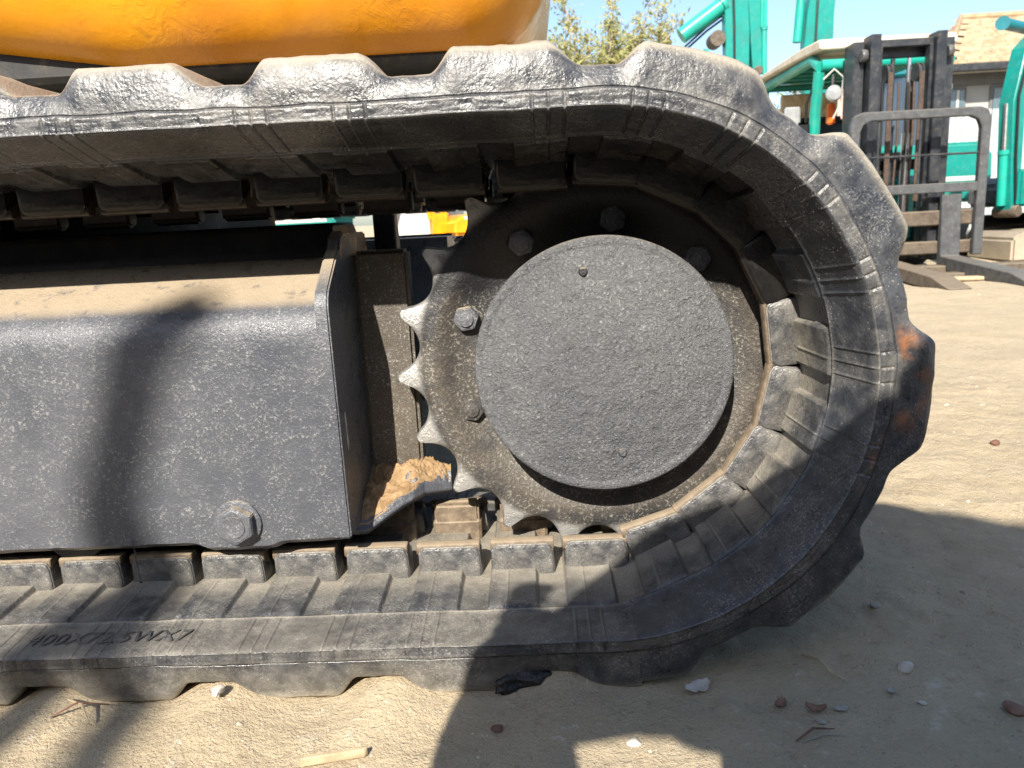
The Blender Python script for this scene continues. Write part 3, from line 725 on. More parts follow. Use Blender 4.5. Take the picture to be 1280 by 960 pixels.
stone('clay_chip', .389, -.037, .0115, M['leafb'], 'reddish brown broken clay chip at the right edge of the picture', 'chip', seed=21)
def leaf(x, y, L, Wd, rz, mat, label, curl=.3, name='dry_leaf', cat='leaf'):
    n, m_ = 14, 8; P_ = np.zeros((m_, n, 3)); rg = np.random.default_rng(int(x*1000) % 97)
    jag = rg.uniform(.75, 1.15, n)
    for i in range(n):
        t = i/(n-1); w = Wd*math.sin(PI*min(1, t*.92+.05))**.7*jag[i]
        for j in range(m_):
            v = j/(m_-1)*2-1; P_[j, i] = (L*(t-.5), v*w*.5, .002 + curl*L*(t-.5)**2*1.4 + curl*abs(v)**2*Wd*.35 + rg.uniform(0, .0007))
    up = P_; dn_ = P_[::-1].copy(); dn_[..., 2] -= .0007
    o = link(name, grid_mesh(name, np.concatenate([up, dn_], 0), mat, closed_v=True, smooth=True), None, None, (x, y, gz(x, y)))
    o.rotation_euler = (0, 0, rz); return tag(o, label, cat)
leaf(.132, .007, .026, .017, .5, M['leafw'], 'bleached crumpled leaf scrap below the track where its curve meets the dirt')
leaf(.224, -.032, .017, .010, -.3, M['leafb'], 'curled reddish brown dry leaf on the shaded dirt', .8)
leaf(.198, -.020, .014, .009, .9, M['leafb'], 'small dark brown leaf fragment left of the curled brown leaf', .6)
leaf(.247, -.030, .014, .007, .2, M['stoneg'], 'flat grey leaf fragment right of the curled brown leaf', .2)
leaf(.300, -.005, .010, .007, 1.2, M['stoneg'], 'faint grey leaf scrap under the pale angular stone', .3)
def twig(pts, r, mat, label, name='twig', cat='twig'):
    q = [(x, y, gz(x, y)+z) for x, y, z in pts]; c = q[0]
    return tag(MB().tube([Vector(p)-Vector(c) for p in q], r, 6).build(name, mat, None, c), label, cat)
twig([(.240, .050, .003), (.252, .036, .006), (.257, .022, .005), (.268, .012, .002)], [.0012, .0015, .0013, .0006], M['wood'], 'bent pale twig on the shaded dirt right of the crumpled leaf')
twig([(.196, -.066, .002), (.212, -.060, .007), (.230, -.058, .003)], [.0006, .0011, .0004], M['stoneb'], 'short dark twig near the bottom right of the dirt')
twig([(.200, -.068, .002), (.222, -.063, .003), (.236, -.066, .002)], [.0004, .0007, .0003], M['stoneg'], 'thin grey twig crossing the short dark twig')
tag(MB().prism([(-.206, -.084), (-.155, -.074), (-.153, -.070), (-.180, -.074), (-.204, -.078)], 'Z', .002, .010, .001).build('wood_chip', M['wood'], None), 'long split wood chip lying on sunlit dirt in front of the track', 'wood chip')
twig([(-.445, .0, .004), (-.425, -.012, .012), (-.412, -.026, .006)], [.0011, .0014, .0007], M['wood'], 'dry grass stalk on the mound at the left edge of the track')
twig([(-.450, -.020, .002), (-.43, -.010, .012), (-.405, -.004, .010)], [.0008, .001, .0005], M['stoneb'], 'dark rootlet crossing the dry stalk at the left edge')
# black tar smeared under the track
def blob(x, y, z, sx, sy, sz, seed):
    b = bmesh.new(); bmesh.ops.create_icosphere(b, subdivisions=4, radius=1)
    for v in b.verts:
        n = fbm(np.array([v.co.x+seed*3, v.co.z]), np.array([v.co.y, v.co.x+seed]), 2.3, 4, seed).sum()
        v.co *= 1+n*.55
        v.co = Vector((v.co.x*sx, v.co.y*sy, v.co.z*sz))
    me = bpy.data.meshes.new('tar_clump'); b.to_mesh(me); b.free(); me.materials.append(M['tar']); me.polygons.foreach_set('use_smooth', [True]*len(me.polygons))
    return link('tar_clump', me, None, None, (x, y, z))
tag(blob(-.032, .018, .012, .032, .016, .013, 2), 'flattened black tar smear under the track left of the gap between treads', 'tar')
tag(blob(.008, .030, .014, .015, .014, .016, 4), 'glossy black tar clump hanging in the gap between two treads', 'tar')
tag(blob(.050, .026, .016, .018, .014, .010, 6), 'black tar lump right of the gap between two treads', 'tar')
# fine gravel and crumbs scattered over the dirt: nobody could count it
def gravel():
    vs, fs, k = [], [], 0
    ico = [(0, 0, 1), (.9, 0, .2), (.25, .85, .1), (-.75, .5, .15), (-.7, -.55, .1), (.3, -.9, .2)]
    N = 9600; xs = np.concatenate([rng.uniform(-.7, 1.2, 8000), rng.uniform(.3, 3.2, 1600)]); ys = np.concatenate([-.16 + 1.4*rng.uniform(0, 1, 8000)**1.6, rng.uniform(.3, 4, 1600)])
    zs = gheight(xs, ys); rs = rng.lognormal(-7.05, .55, N)*(1+ys*.45)
    for x, y, z, r in zip(xs, ys, zs, rs):
        if -1.5 < x < .30 and 0 < y < .42: continue
        th = random.random()*6.28; c, s = math.cos(th), math.sin(th); q = random.uniform(.7, 1.3)
        for a in ico: vs.append((x+(a[0]*c*q-a[1]*s)*r, y+(a[0]*s*q+a[1]*c)*r, z+(a[2]*.8-.25)*r))
        for j in range(5): fs.append((k, k+1+j, k+1+(j+1) % 5))
        k += 6
    me = bpy.data.meshes.new('gravel'); me.from_pydata(vs, [], fs); return me
g = G('mixed_gravel'); v = g.n('ShaderNodeTexVoronoi'); v.inputs['Scale'].default_value = 35; g.l(g.co, v.inputs['Vector'])
q = g.n('ShaderNodeSeparateColor'); g.l(v.outputs['Color'], q.inputs[0]); g.col(g.mix(g.ramp(q.outputs[0], .2, .9), (.26, .20, .14), (.50, .44, .34))); g.ro(.9)
tag(link('gravel', gravel(), g.m), kind='stuff')

# ------------------------------------------------------------------ background machines
def pipe_rect(m, x0, x1, y, z0, z1, r, rc): pass
FK = empty('forklift', (2.10, 4.0, 0), label='teal forklift with black mast and grey load backrest, parked facing the camera', cat='forklift')
def P(name, mb, mat, parent=FK, **k): return mb.build(name, M[mat], parent, **k)
# mast (local coords: x right, y away, z up)
for x0, x1 in ((-.275, -.215), (.215, .275)):
    P('mast_rail', MB().prism([(x0, -.03), (x1, -.03), (x1, .10), (x0, .10)], 'Z', .06, 1.275, .004), 'mast')
for sx in (-1, 1):
    xa = sorted((sx*.205, sx*.150)); P('inner_mast_rail', MB().box((xa[0], -.09, .08), (xa[1], .02, 1.30), .004), 'mast')
    xb = sorted((sx*.148, sx*.128)); P('inner_mast_rail', MB().box((xb[0], -.06, .08), (xb[1], .0, 1.24), .003), 'mast')
    P('mast_roller', MB().lathe([(0, 0), (.030, 0), (.033, .006), (.033, .024), (.030, .03), (0, .03)], (sx*.232-.015, -.06, 1.195), 'X', 20), 'backrest')
    P('chain_pulley', MB().lathe([(0, 0), (.05, 0), (.05, .006), (.042, .010), (.042, .020), (.05, .024), (.05, .03), (0, .03)], (sx*.085-.015, -.02, 1.10), 'X', 24), 'mast')
    P('lift_chain', MB().box((sx*.085-.014, -.078, .40), (sx*.085+.014, -.068, 1.10), .002), 'chain')
    P('lift_chain', MB().box((sx*.085-.014, .03, .40), (sx*.085+.014, .04, 1.10), .002), 'chain')
    P('lift_cylinder', MB().tube([(sx*.045, .0, .1), (sx*.045, .0, .78)], .022, 14).tube([(sx*.045, 0, .78), (sx*.045, 0, 1.18)], .012, 10), 'chrome' if sx > 0 else 'mast')
P('mast_crossbar', MB().box((-.215, .02, 1.19), (.215, .06, 1.245), .004), 'mast')
P('mast_crossbar', MB().box((-.15, -.05, 1.235), (.15, -.01, 1.275), .004), 'mast')
P('mast_crossbar', MB().box((-.215, .04, .58), (.215, .07, .64), .004), 'mast')
for k, x in enumerate((-.11, -.02, .03, .065, .11)):
    P('hydraulic_hose', MB().tube([(x, -.03, 1.05), (x+.004, -.035, .8), (x-.004, -.03, .5), (x, -.02, .3)], .007, 8), 'chain' if k % 2 else 'seat')
# load backrest
bx0, bx1, bz0, bz1 = -.375, .36, .10, .875
fr_pts = [(bx0, bz0+.33), (bx0, bz1-.06), (bx0+.018, bz1-.018), (bx0+.06, bz1), (bx1-.06, bz1), (bx1-.018, bz1-.018), (bx1, bz1-.06), (bx1, bz0)]
P('load_backrest', MB().prism(fr_pts + [(x + (.048 if x < 0 else -.048), z if i in (0, 7) else z-.046) for i, (x, z) in list(enumerate(fr_pts))[::-1]], 'Y', -.29, -.25, .005), 'backrest')
P('backrest_bar', MB().box((bx0+.046, -.285, .44), (bx1-.046, -.255, .49), .004), 'backrest')
for x in (-.22, .0): P('backrest_rod', MB().tube([(x, -.27, .49), (x, -.27, .84)], .007, 8), 'mast')
P('backrest_rod', MB().tube([(bx0+.04, -.27, .64), (bx1-.04, -.27, .64)], .006, 8), 'mast')
P('fork_carriage', MB().box((-.33, -.25, .265), (.33, -.20, .345), .006), 'rusted')
P('fork_carriage', MB().box((-.33, -.25, .11), (.33, -.20, .18), .006), 'rusted')
for x in (-.26, .10): P('carriage_plate', MB().box((x, -.21, .10), (x+.06, -.12, .42), .004), 'mast')
for x in (-.235, .135):
    P('fork', MB().prism([(-.305, .03), (-.25, .03), (-.25, .42), (-.275, .43), (-.29, .10), (-.93, .055), (-1.10, .012), (-1.10, .004), (-.8, .0)][::-1], 'X', x, x+.105, .004), 'backrest' if x > 0 else 'rusted')
# body
P('body', MB().prism([(.25, .16), (.25, .52), (.40, .56), (.60, .50), (1.45, .50), (1.60, .62), (1.86, .60), (1.90, .2), (1.8, .16)], 'X', -.31, .31, .02, 2), 'teal')
P('engine_cover', MB().box((-.24, .85, .50), (.24, 1.5, .66), .03, seg=2), 'brown')
P('seat', MB().box((-.20, .78, .60), (.16, 1.15, .70), .03, seg=3), 'seat')
P('seat_backrest', MB().prism([(1.05, .66), (1.19, .68), (1.25, .98), (1.18, 1.03), (1.12, .98)], 'X', -.19, .15, .03, 3), 'seat')
P('sheet_panel', MB().box((-.23, 1.36, .98), (.18, 1.40, 1.20), .01), 'beige')
P('dashboard', MB().box((-.25, .36, .54), (.25, .50, .70), .03, seg=2), 'mast')
P('steering_wheel', MB().lathe([(.105, -.006), (.117, -.006), (.117, .006), (.105, .006)], (-.06, .55, .80), 'Z', 28), 'seat')
for x in (-.05, .04): P('control_lever', MB().tube([(x+.1, .45, .68), (x+.13, .43, .86)], .007, 8), 'seat')
for x, r_ in ((-.30, .20), (.30, .20)):
    for y in (.40, 1.55):
        w = P('wheel', MB().lathe([(.10, -.07), (.18, -.07), (.20, -.05), (.20, .05), (.18, .07), (.10, .07)], (x, y, .20), 'X', 32), 'seat')
        P('wheel_rim', MB().lathe([(0, -.05), (.10, -.06), (.10, .06), (0, .05)], (x, y, .20), 'X', 24), 'white', parent=w)
# overhead guard
for sx in (-1, 1):
    P('guard_post', MB().tube([(sx*.37, .22, 1.17), (sx*.36, .30, .95), (sx*.335, .38, .50)], .032, 10), 'teallt')
    P('guard_post', MB().tube([(sx*.33, 1.40, 1.255), (sx*.32, 1.48, .95), (sx*.31, 1.62, .5)], .022, 10), 'teallt')
    P('guard_rail', MB().tube([(sx*.37, .20, 1.19), (sx*.36, .35, 1.255), (sx*.33, 1.42, 1.265)], .032, 10), 'teallt')
P('guard_rail', MB().tube([(-.37, .20, 1.20), (.37, .20, 1.20)], .034, 12), 'teallt')
P('guard_rail', MB().tube([(-.33, 1.40, 1.25), (.33, 1.40, 1.25)], .024, 12), 'teal')
for k in range(6): P('guard_bar', MB().box((-.35, .42+k*.16, 1.255), (.35, .46+k*.16, 1.275), .003), 'teal')
P('canopy_sheet', MB().prism([(.12, 1.275), (.16, 1.335), (.5, 1.345), (1.55, 1.33), (1.55, 1.305), (.5, 1.29)], 'X', -.40, .38, .008), 'roofwhite')
for x in (-.325, .30):
    h = P('headlight', MB().lathe([(0, -.035), (.036, -.03), (.046, -.018), (.042, .01), (.022, .035), (0, .04)], (x, .12, 1.03), 'Y', 24), 'lamp')
    P('lamp_bracket', MB().tube([(x, .13, 1.06), (x+.02, .18, 1.14)], .009, 8), 'mast', parent=h)
P('turn_signal', MB().box((-.315, .20, .87), (-.275, .25, .99), .008, seg=2), 'orange')
P('side_mirror', MB().box((-.47, .30, .80), (-.38, .33, .90), .02, seg=2), 'seat')
P('reflector_panel', MB().box((-.46, .55, .86), (-.36, .58, 1.02), .01), 'lamp')
P('mirror_arm', MB().tube([(-.37, .25, 1.15), (-.42, .28, 1.0), (-.40, .34, .85)], .008, 8), 'seat')
P('cable', MB().tube([(-.36, .18, 1.12), (-.31, .15, 1.17), (-.26, .14, 1.12), (-.27, .14, .98), (-.30, .17, .90)], .005, 6), 'white')
P('hose_bundle', MB().box((-.24, .12, 1.10), (-.15, .18, 1.15), .015), 'beige')

def bent_box(m, pts, w0, ths, axis_y):
    """plate girder: centreline pts in xz, thickness list, width w0 along y"""
    L_, R_ = [], []
    for i, p in enumerate(pts):
        a, b = Vector(pts[max(i-1, 0)]), Vector(pts[min(i+1, len(pts)-1)]); d = (b-a).normalized(); n = Vector((-d.y, d.x))
        L_.append(Vector(p)+n*ths[i]/2); R_.append(Vector(p)-n*ths[i]/2)
    return m.prism([tuple(q) for q in L_]+[tuple(q) for q in R_[::-1]], 'Y', axis_y-w0/2, axis_y+w0/2, min(.008, w0*.1))
def machine(label, loc, rz, s, paint, boom, arm, cyls, canopy=True, glass='glass', blade=True, cat='excavator', group=None, light='teallt', cabmat=None, bucket=True, name='mini_excavator', body=None):
    t = empty(name, loc, rz, s, label=label, cat=cat, group=group)
    p = lambda n, mb, mt, par=t, **k: mb.build(n, M[mt], par, **k)
    for sy in (-1, 1):
        lo = [(-.85, .02), (.85, .02), (1.02, .12), (1.06, .28), (1.0, .42), (.85, .50), (-.85, .50), (-1.0, .42), (-1.06, .28), (-1.02, .12)]
        tr = p('crawler_track', MB().prism(lo, 'Y', sy*.62-.16, sy*.62+.16, .02), 'seat')
        for k in range(12): p('grouser', MB().box((-.82+k*.148, sy*.62-.165, -.005), (-.76+k*.148, sy*.62+.165, .025), .004), 'seat', tr)
        p('track_frame', MB().box((-.8, sy*.62-.19, .16), (.8, sy*.62+.19, .36), .03), 'rusted', tr)
        p('drive_sprocket', MB().lathe([(0, -.19), (.15, -.19), (.17, -.17), (.17, .17), (.15, .19), (0, .19)], (-.82, sy*.62, .26), 'Y', 24), paint, tr)
    if blade:
        p('dozer_blade', MB().prism([(1.42, .03), (1.36, .16), (1.37, .33), (1.44, .44), (1.48, .42), (1.44, .3), (1.44, .14), (1.49, .05)], 'Y', -.80, .80, .006), 'concrete')
        for sy in (-1, 1): p('blade_arm', MB().box((.4, sy*.36-.04, .2), (1.38, sy*.36+.04, .3), .01), paint)
    p('slew_base', MB().lathe([(0, .36), (.42, .36), (.42, .58), (0, .58)], axis='Z', seg=32), 'seat')
    p('engine_body', MB().prism([(-1.02, .66), (-1.10, .85), (-1.08, 1.25), (-.95, 1.36), (-.25, 1.36), (-.20, .95), (.62, .95), (.78, .85), (.80, .60), (-.9, .58)], 'Y', -.76, .76, .05, 3), body or paint)
    p('body_stripe', MB().box((-.95, -.765, .86), (.60, .765, .92), .003), 'white')
    p('seat', MB().box((-.22, -.05, .95), (.22, .42, 1.12), .05, seg=2).box((-.28, -.05, 1.1), (-.14, .42, 1.55), .05, seg=2), 'seat')
    if canopy == 'cab':
        c = p('cab', MB().box((-.38, -.12, .94), (-.30, -.04, 2.26), .01).box((.50, -.12, .94), (.58, -.04, 2.22), .01).box((-.38, .66, .94), (-.30, .74, 2.26), .01).box((.50, .66, .94), (.58, .74, 2.22), .01).box((-.42, -.14, 2.22), (.62, .76, 2.32), .03).box((-.36, -.11, .94), (.57, -.06, 1.35), .01).box((-.36, .68, .94), (.57, .73, 1.35), .01), cabmat or paint)
        p('cab_window', MB().box((-.32, -.095, 1.35), (.52, -.085, 2.22)), glass, c); p('cab_window', MB().box((-.32, .70, 1.35), (.52, .71, 2.22)), glass, c)
        p('cab_window', MB().box((.54, -.05, 1.0), (.55, .67, 2.22)), glass, c); p('cab_window', MB().box((-.35, -.05, 1.4), (-.34, .67, 2.22)), glass, c)
    elif canopy:
        c = p('canopy', MB().box((-.62, -.20, 2.2), (.55, .78, 2.28), .03, seg=2), paint)
        for y in (-.1, .68): p('canopy_post', MB().tube([(-.5, y, 1.3), (-.5, y, 2.2)], .035, 8), 'seat', c)
    sw = p('boom_swing_post', MB().box((.72, -.16, .60), (1.02, .16, 1.02), .03, seg=2), paint)
    b = p('boom', bent_box(MB(), boom[0], .19, boom[1], 0), paint)
    for q_ in (boom[0][0], boom[0][-1]): p('pivot_pin', MB().lathe([(0, -.15), (.06, -.15), (.07, -.13), (.07, .13), (.06, .15), (0, .15)], (q_[0], 0, q_[1]), 'Y', 18), 'rusted', b)
    a = p('arm', bent_box(MB(), arm[0], .16, arm[1], 0), paint)
    p('pivot_pin', MB().lathe([(0, -.13), (.05, -.13), (.06, -.11), (.06, .11), (.05, .13), (0, .13)], (arm[0][-1][0], 0, arm[0][-1][1]), 'Y', 18), 'rusted', a)
    for (A_, B_, fr2, r_) in cyls:
        A_, B_ = Vector((A_[0], A_[2] if len(A_) > 2 else 0, A_[1])), Vector((B_[0], B_[2] if len(B_) > 2 else 0, B_[1])); mid = A_.lerp(B_, fr2)
        c_ = p('hydraulic_cylinder', MB().tube([A_, mid], r_, 14).tube([mid-(B_-A_).normalized()*.05, mid], r_*1.25, 14), light); p('cylinder_rod', MB().tube([mid, B_], r_*.5, 10), 'chrome', c_)
    p('hydraulic_hose', MB().tube([(boom[0][0][0], .11, boom[0][0][1])]+[(q_[0]+.05, .115, q_[1]+boom[1][i]*.4) for i, q_ in enumerate(boom[0][1:])], .016, 8), 'seat')
    p('hydraulic_hose', MB().tube([(q_[0]+.02, -.115, q_[1]+boom[1][i]*.35) for i, q_ in enumerate(boom[0])]+[(arm[0][0][0], -.12, arm[0][0][1])], .016, 8), 'seat')
    if bucket:
        e = Vector(arm[0][-1]); d = (e-Vector(arm[0][-2])).normalized(); n = Vector((-d.y, d.x))
        bp = [e, e+d*.12+n*.26, e+d*.34+n*.34, e+d*.52+n*.20, e+d*.55-n*.05, e+d*.40-n*.16, e+d*.15-n*.10]
        bk = p('bucket', MB().prism([tuple(x) for x in bp], 'Y', -.22, .22, .02), 'rusted')
        for k in range(4): y = -.19+k*.127; q_ = bp[4]; p('bucket_tooth', MB().prism([tuple(q_+n*.02), tuple(q_+d*.09-n*.03), tuple(q_-n*.05)], 'Y', y-.025, y+.025, .003), 'backrest', bk)
    return t
BOOM_UP = ([(.92, .95), (1.05, 1.6), (1.25, 2.3), (1.75, 2.95), (2.15, 3.2)], [.20, .28, .34, .26, .18])
ARM_DN = ([(1.95, 3.4), (2.2, 3.15), (2.55, 2.3), (2.75, 1.7)], [.14, .24, .18, .12])
m1 = machine('teal excavator behind the track with its boom raised upright, left of the forklift', (2.38, 6.0, 0), PI, .6, 'teal',
        ([(.92, .95), (1.02, 1.7), (1.13, 2.4), (1.14, 2.95), (1.16, 3.4), (1.3, 4.0)], [.22, .26, .30, .32, .30, .22]),
        ([(1.35, 4.25), (1.05, 3.95), (.90, 3.3), (.86, 2.45)], [.14, .22, .20, .15]),
        [((1.86, 2.95), (.95, 3.55), .62, .105), ((.78, 2.4, .09), (.80, 3.6, .09), .5, .035), ((1.86, 2.62), (1.2, 2.55), .5, .15), ((.93, 2.5, -.10), (.95, 3.5, -.1), .6, .03)],
        canopy=False, bucket=False, light='teallt')
MB().lathe([(0, -.17), (.07, -.17), (.10, -.15), (.10, .12), (0, .12)], (1.40, 0, 2.88), 'Y', 20).build('pivot_boss', M['rusted'], m1)
MB().lathe([(0, -.19), (.05, -.19), (.06, -.17), (0, -.16)], (1.40, 0, 2.88), 'Y', 14).build('pivot_pin', M['mast'], m1)
for k in range(2): MB().tube([(1.80, -.1, 2.78+.05*k), (1.5, -.12, 3.02+.05*k), (1.28, -.12, 3.16+.05*k)], .014, 8).build('hydraulic_hose', M['seat'], m1)
MB().tube([(.98, -.15, 2.55), (.97, -.15, 3.25)], .035, 12).build('hydraulic_cylinder', M['teallt'], m1)
MB().box((.76, -.14, 2.95), (.84, .14, 3.35), .03, seg=2).build('bracket', M['teallt'], m1)
MB().box((.84, -.13, 3.3), (1.02, -.11, 3.75), .01).build('worn_patch', M['rusted'], m1)
machine('teal excavator with a cab standing behind the forklift, its boom rising beside the forklift canopy', (3.14, 6.5, 0), PI, .62, 'teal',
        ([(.92, .95), (1.0, 1.8), (1.02, 2.6), (1.0, 3.2), (.9, 3.9), (.5, 4.3)], [.22, .30, .40, .36, .30, .22]),
        ([(.3, 4.5), (.6, 4.45), (1.3, 4.1), (1.7, 3.8)], [.14, .22, .20, .15]),
        [((1.28, 2.85), (1.20, 3.9), .7, .06), ((.86, 2.7, -.12), (.80, 3.9, -.12), .4, .05)], canopy='cab', cabmat='tealblue', glass='blueglass', light='teallt')
machine('teal excavator at the right edge of the picture with hoses along its raised boom', (3.58, 4.72, 0), R(200), .55, 'teal',
        ([(1.0, .55), (1.02, 1.1), (1.05, 1.75), (.92, 2.28), (.55, 2.60), (-.1, 2.9)], [.13, .16, .19, .23, .22, .18]),
        ([(-.2, 3.0), (-.5, 2.9), (-.9, 2.2), (-1.1, 1.6)], [.14, .22, .18, .12]),
        [((1.10, .62), (1.14, 1.75), .55, .05)], canopy=False, blade=False, light='teallt', body='backrest')
tag(MB().tube([(2.96, 4.55, 1.44), (3.22, 4.75, 1.44)], .035, 16).tube([(2.955, 4.546, 1.44), (2.95, 4.54, 1.44)], .042, 16).build('work_light_bar', M['tealblue'], None), 'blue-grey cylinder held on top of the right-hand excavator boom', 'cylinder')
machine('teal excavator seen through the gap above the track frame', (-2.15, 6.3, 0), R(15), .55, 'teal', BOOM_UP, ARM_DN, [((1.0, .9), (1.3, 2.2), .6, .06)], canopy=False, light='teallt', cabmat=None, name='mini_excavator')
machine('yellow excavator seen small through the gap left of the sprocket', (-.42, 6.6, 0), R(200), .5, 'yellow', BOOM_UP, ARM_DN, [((1.0, .9), (1.3, 2.2), .6, .06)], canopy=False, light='yellow')
vn = empty('parked_truck', (-1.15, 7.6, 0), label='small white truck parked in the yard, seen through the gap beside the sprocket', cat='truck')
MB().prism([(-.5, .22), (-.5, .98), (-.30, .98), (-.18, .62), (-.05, .60), (-.05, .22)], 'X', -.36, .36, .03, 2).build('cab', M['white'], vn)
MB().box((-.36, -.04, .26), (.36, 1.1, .60), .015).build('cargo_bed', M['white'], vn)
MB().box((-.30, -.512, .66), (.30, -.500, .90), .004).build('windscreen', M['glass'], vn)
for x in (-.30, .30):
    for y in (-.30, .85): MB().lathe([(0, -.06), (.13, -.06), (.15, -.04), (.15, .04), (.13, .06), (0, .06)], (x, y, .15), 'X', 24).build('wheel', M['seat'], vn)
    MB().box((x-.05, -.515, .40), (x+.05, -.50, .48), .004).build('headlight', M['lamp'], vn)
tag(MB().prism([(0, 0), (0, .14), (.05, .18), (.95, .185), (1.0, .15), (1.0, 0)], 'Y', 0, .5, .015, 2).build('concrete_block', M['concrete'], None, (2.93, 4.22, 0)), 'low stained concrete block under the boom at the right edge', 'concrete block')
# planks / forks lying by the forklift
def plank(x0, y0, x1, y1, w, h, mat, label, z=0):
    d = Vector((x1-x0, y1-y0)); L = d.length
    o = MB().box((0, -w/2, 0), (L, w/2, h), .006).build('wooden_plank', M[mat], None, (x0, y0, z)); o.rotation_euler = (0, 0, math.atan2(d.y, d.x)); tag(o, label, 'plank')
plank(2.02, 3.55, 3.0, 3.34, .10, .025, 'rusted', 'grey weathered plank lying on the dirt in front of the forks', .002)
plank(1.98, 3.36, 2.75, 3.22, .07, .02, 'wood', 'shorter pale plank lying nearest the camera in front of the forks', .002)
plank(1.9, 3.75, 2.9, 3.62, .12, .05, 'rusted', 'thick dark timber lying under the forklift mast', .002)

# house
HS = empty('house', (0, 14, 0), label='grey single-storey house with a tan tiled roof beyond the machines', cat='house')
hx0, hx1, hy1, ze = 7.35, 16.5, 7.0, 2.58
MB().box((hx0+.35, .5, 0), (hx1, hy1, 2.62)).build('wall', M['wall'], HS)
MB().box((hx0+.345, .42, 2.36), (hx1, .50, 2.62)).build('wall_band', M['walldark'], HS)
for x0, x1, z0, z1 in ((7.78, 8.02, 1.5, 2.28), (8.55, 9.0, 1.75, 2.28), (10.3, 11.4, 1.2, 2.2)):
    w_ = MB().box((x0-.05, .46, z0-.05), (x1+.05, .499, z1+.05), .01).build('window', M['walldark'], HS)
    MB().box((x0, .44, z0), (x1, .462, z1)).build('pane', M['glass'], w_)
    MB().box(((x0+x1)/2-.02, .425, z0), ((x0+x1)/2+.02, .445, z1)).build('frame_bar', M['white'], w_)
    MB().box((x0-.08, .40, z0-.10), (x1+.08, .50, z0-.05), .01).build('sill', M['concrete'], w_)
MB().box((hx0-.05, -.12, 2.52), (hx1, -.02, 2.66), .02).build('gutter', M['mast'], HS)
MB().box((hx0, -.02, 2.56), (hx1, .45, 2.60)).build('soffit', M['white'], HS)
# hip roof: front slope of overlapping tile courses
rf = empty('roof', (0, 0, 0)); rf.parent = HS
rise, run, zr = 1.35, 3.2, 2.64
def tiles():
    vs, fs = [], []; nc = 13; tw = .40
    for c in range(nc):
        v0, v1 = c/nc, (c+1.25)/nc; y0, y1 = -.1+v0*run, -.1+v1*run; z0, z1 = zr+v0*rise, zr+v1*rise
        xl = hx0 + v0*1.9*1.0; x = xl + (c % 2)*tw*.5
        while x < hx1:
            k = len(vs); j = random.uniform(-.008, .008)
            for (yy, zz, e) in ((y0, z0+.05, 0), (y1, z1+.0, 0)):
                for t in range(5):
                    vs.append((x+tw*t/4*.98, yy+j, zz + .035*math.sin(PI*t/4)+j))
            for t in range(4): fs.append((k+t, k+t+1, k+6+t, k+5+t))
            for t in range(5): vs.append((x+tw*t/4*.98, y0+j, z0))
            for t in range(4): fs.append((k+10+t, k+11+t, k+t+1, k+t))
            x += tw
    me = bpy.data.meshes.new('roof_tile'); me.from_pydata(vs, [], fs); return me
tg = G('tan_tile_varied'); vv = tg.n('ShaderNodeTexVoronoi'); vv.inputs['Scale'].default_value = 9; tg.l(tg.co, vv.inputs['Vector'])
qq = tg.n('ShaderNodeSeparateColor'); tg.l(vv.outputs['Color'], qq.inputs[0])
tg.col(tg.mix(tg.ramp(qq.outputs[0], .1, .9), (.40, .31, .20), (.29, .21, .13))); tg.ro(.85)
rt = link('roof_tile', tiles(), tg.m, rf); tag(rt, kind='stuff')
MB().prism([(hx0+.02, 2.62), (hx0+1.95, 2.62+rise), (hx1, 2.62+rise), (hx1, 2.62)], 'Y', 0, 0.001).build('roof_end', M['tile'], rf)
bmx = bmesh.new(); q4 = [(hx0, -.08, 2.62), (hx1, -.08, 2.62), (hx1, -.1+run, 2.62+rise), (hx0+1.9, -.1+run, 2.62+rise), (hx0, 2*run-.1, 2.62)]
vq = [bmx.verts.new(v) for v in q4]; bmx.faces.new(vq[:4]); bmx.faces.new((vq[0], vq[3], vq[4])); vb = bmx.verts.new((hx1, 2*run, 2.62)); bmx.faces.new((vq[3], vq[2], vb, vq[4]))
me = bpy.data.meshes.new('roof_deck'); bmx.to_mesh(me); bmx.free(); link('roof_deck', me, M['tile'], rf)
MB().tube([(hx0, -.12, zr+.07), (hx0+1.9, run-.1, zr+rise+.07), (hx1, run-.1, zr+rise+.07)], .07, 8).build('ridge_cap', M['tile'], rf)
for o in list(bpy.data.objects):
    if o.name.startswith('roof_end'): bpy.data.objects.remove(o)
# white metal fence
FN = empty('metal_fence', (5.6, 11.0, 0), label='white corrugated sheet metal fence in front of the house', cat='fence')
def corr(x0):
    pts = []
    for k in range(9):
        x = x0 + k*.11; pts += [(x, 0), (x+.03, 0), (x+.045, -.03), (x+.085, -.03), (x+.10, 0)]
    return MB().prism(pts + [(x_, y_+.006) for x_, y_ in pts[::-1]], 'Z', .05, 1.58)
for k in range(9): corr(k*1.0).build('fence_panel', M['fencewhite'], FN, smooth=None)
for k in range(5): MB().box((-.04+k*2, .02, 0), (.03+k*2, .09, 1.62), .006).build('fence_post', M['backrest'], FN)
# brick-coloured hut + low site walls behind the forklift
sh = empty('site_hut', (4.05, 9.5, 0), label='pale pinkish site hut with bluish window behind the forklift mast', cat='hut')
M['pink'] = simple('faded_pink_wall', (.50, .36, .30), (.42, .30, .26), .8, 4)
MB().box((-.2, 0, 0), (.75, 1.2, 1.95), .01).build('wall', M['pink'], sh)
MB().box((-.35, -.25, 2.0), (.85, 1.3, 2.03), .01).build('roof', M['roofwhite'], sh)
for x in (.0,):
    w_ = MB().box((x-.05, -.02, .95), (x+.65, 0, 1.65), .005).build('window', M['white'], sh); MB().box((x, -.028, 1.0), (x+.6, -.018, 1.6)).build('pane', M['glass'], w_)

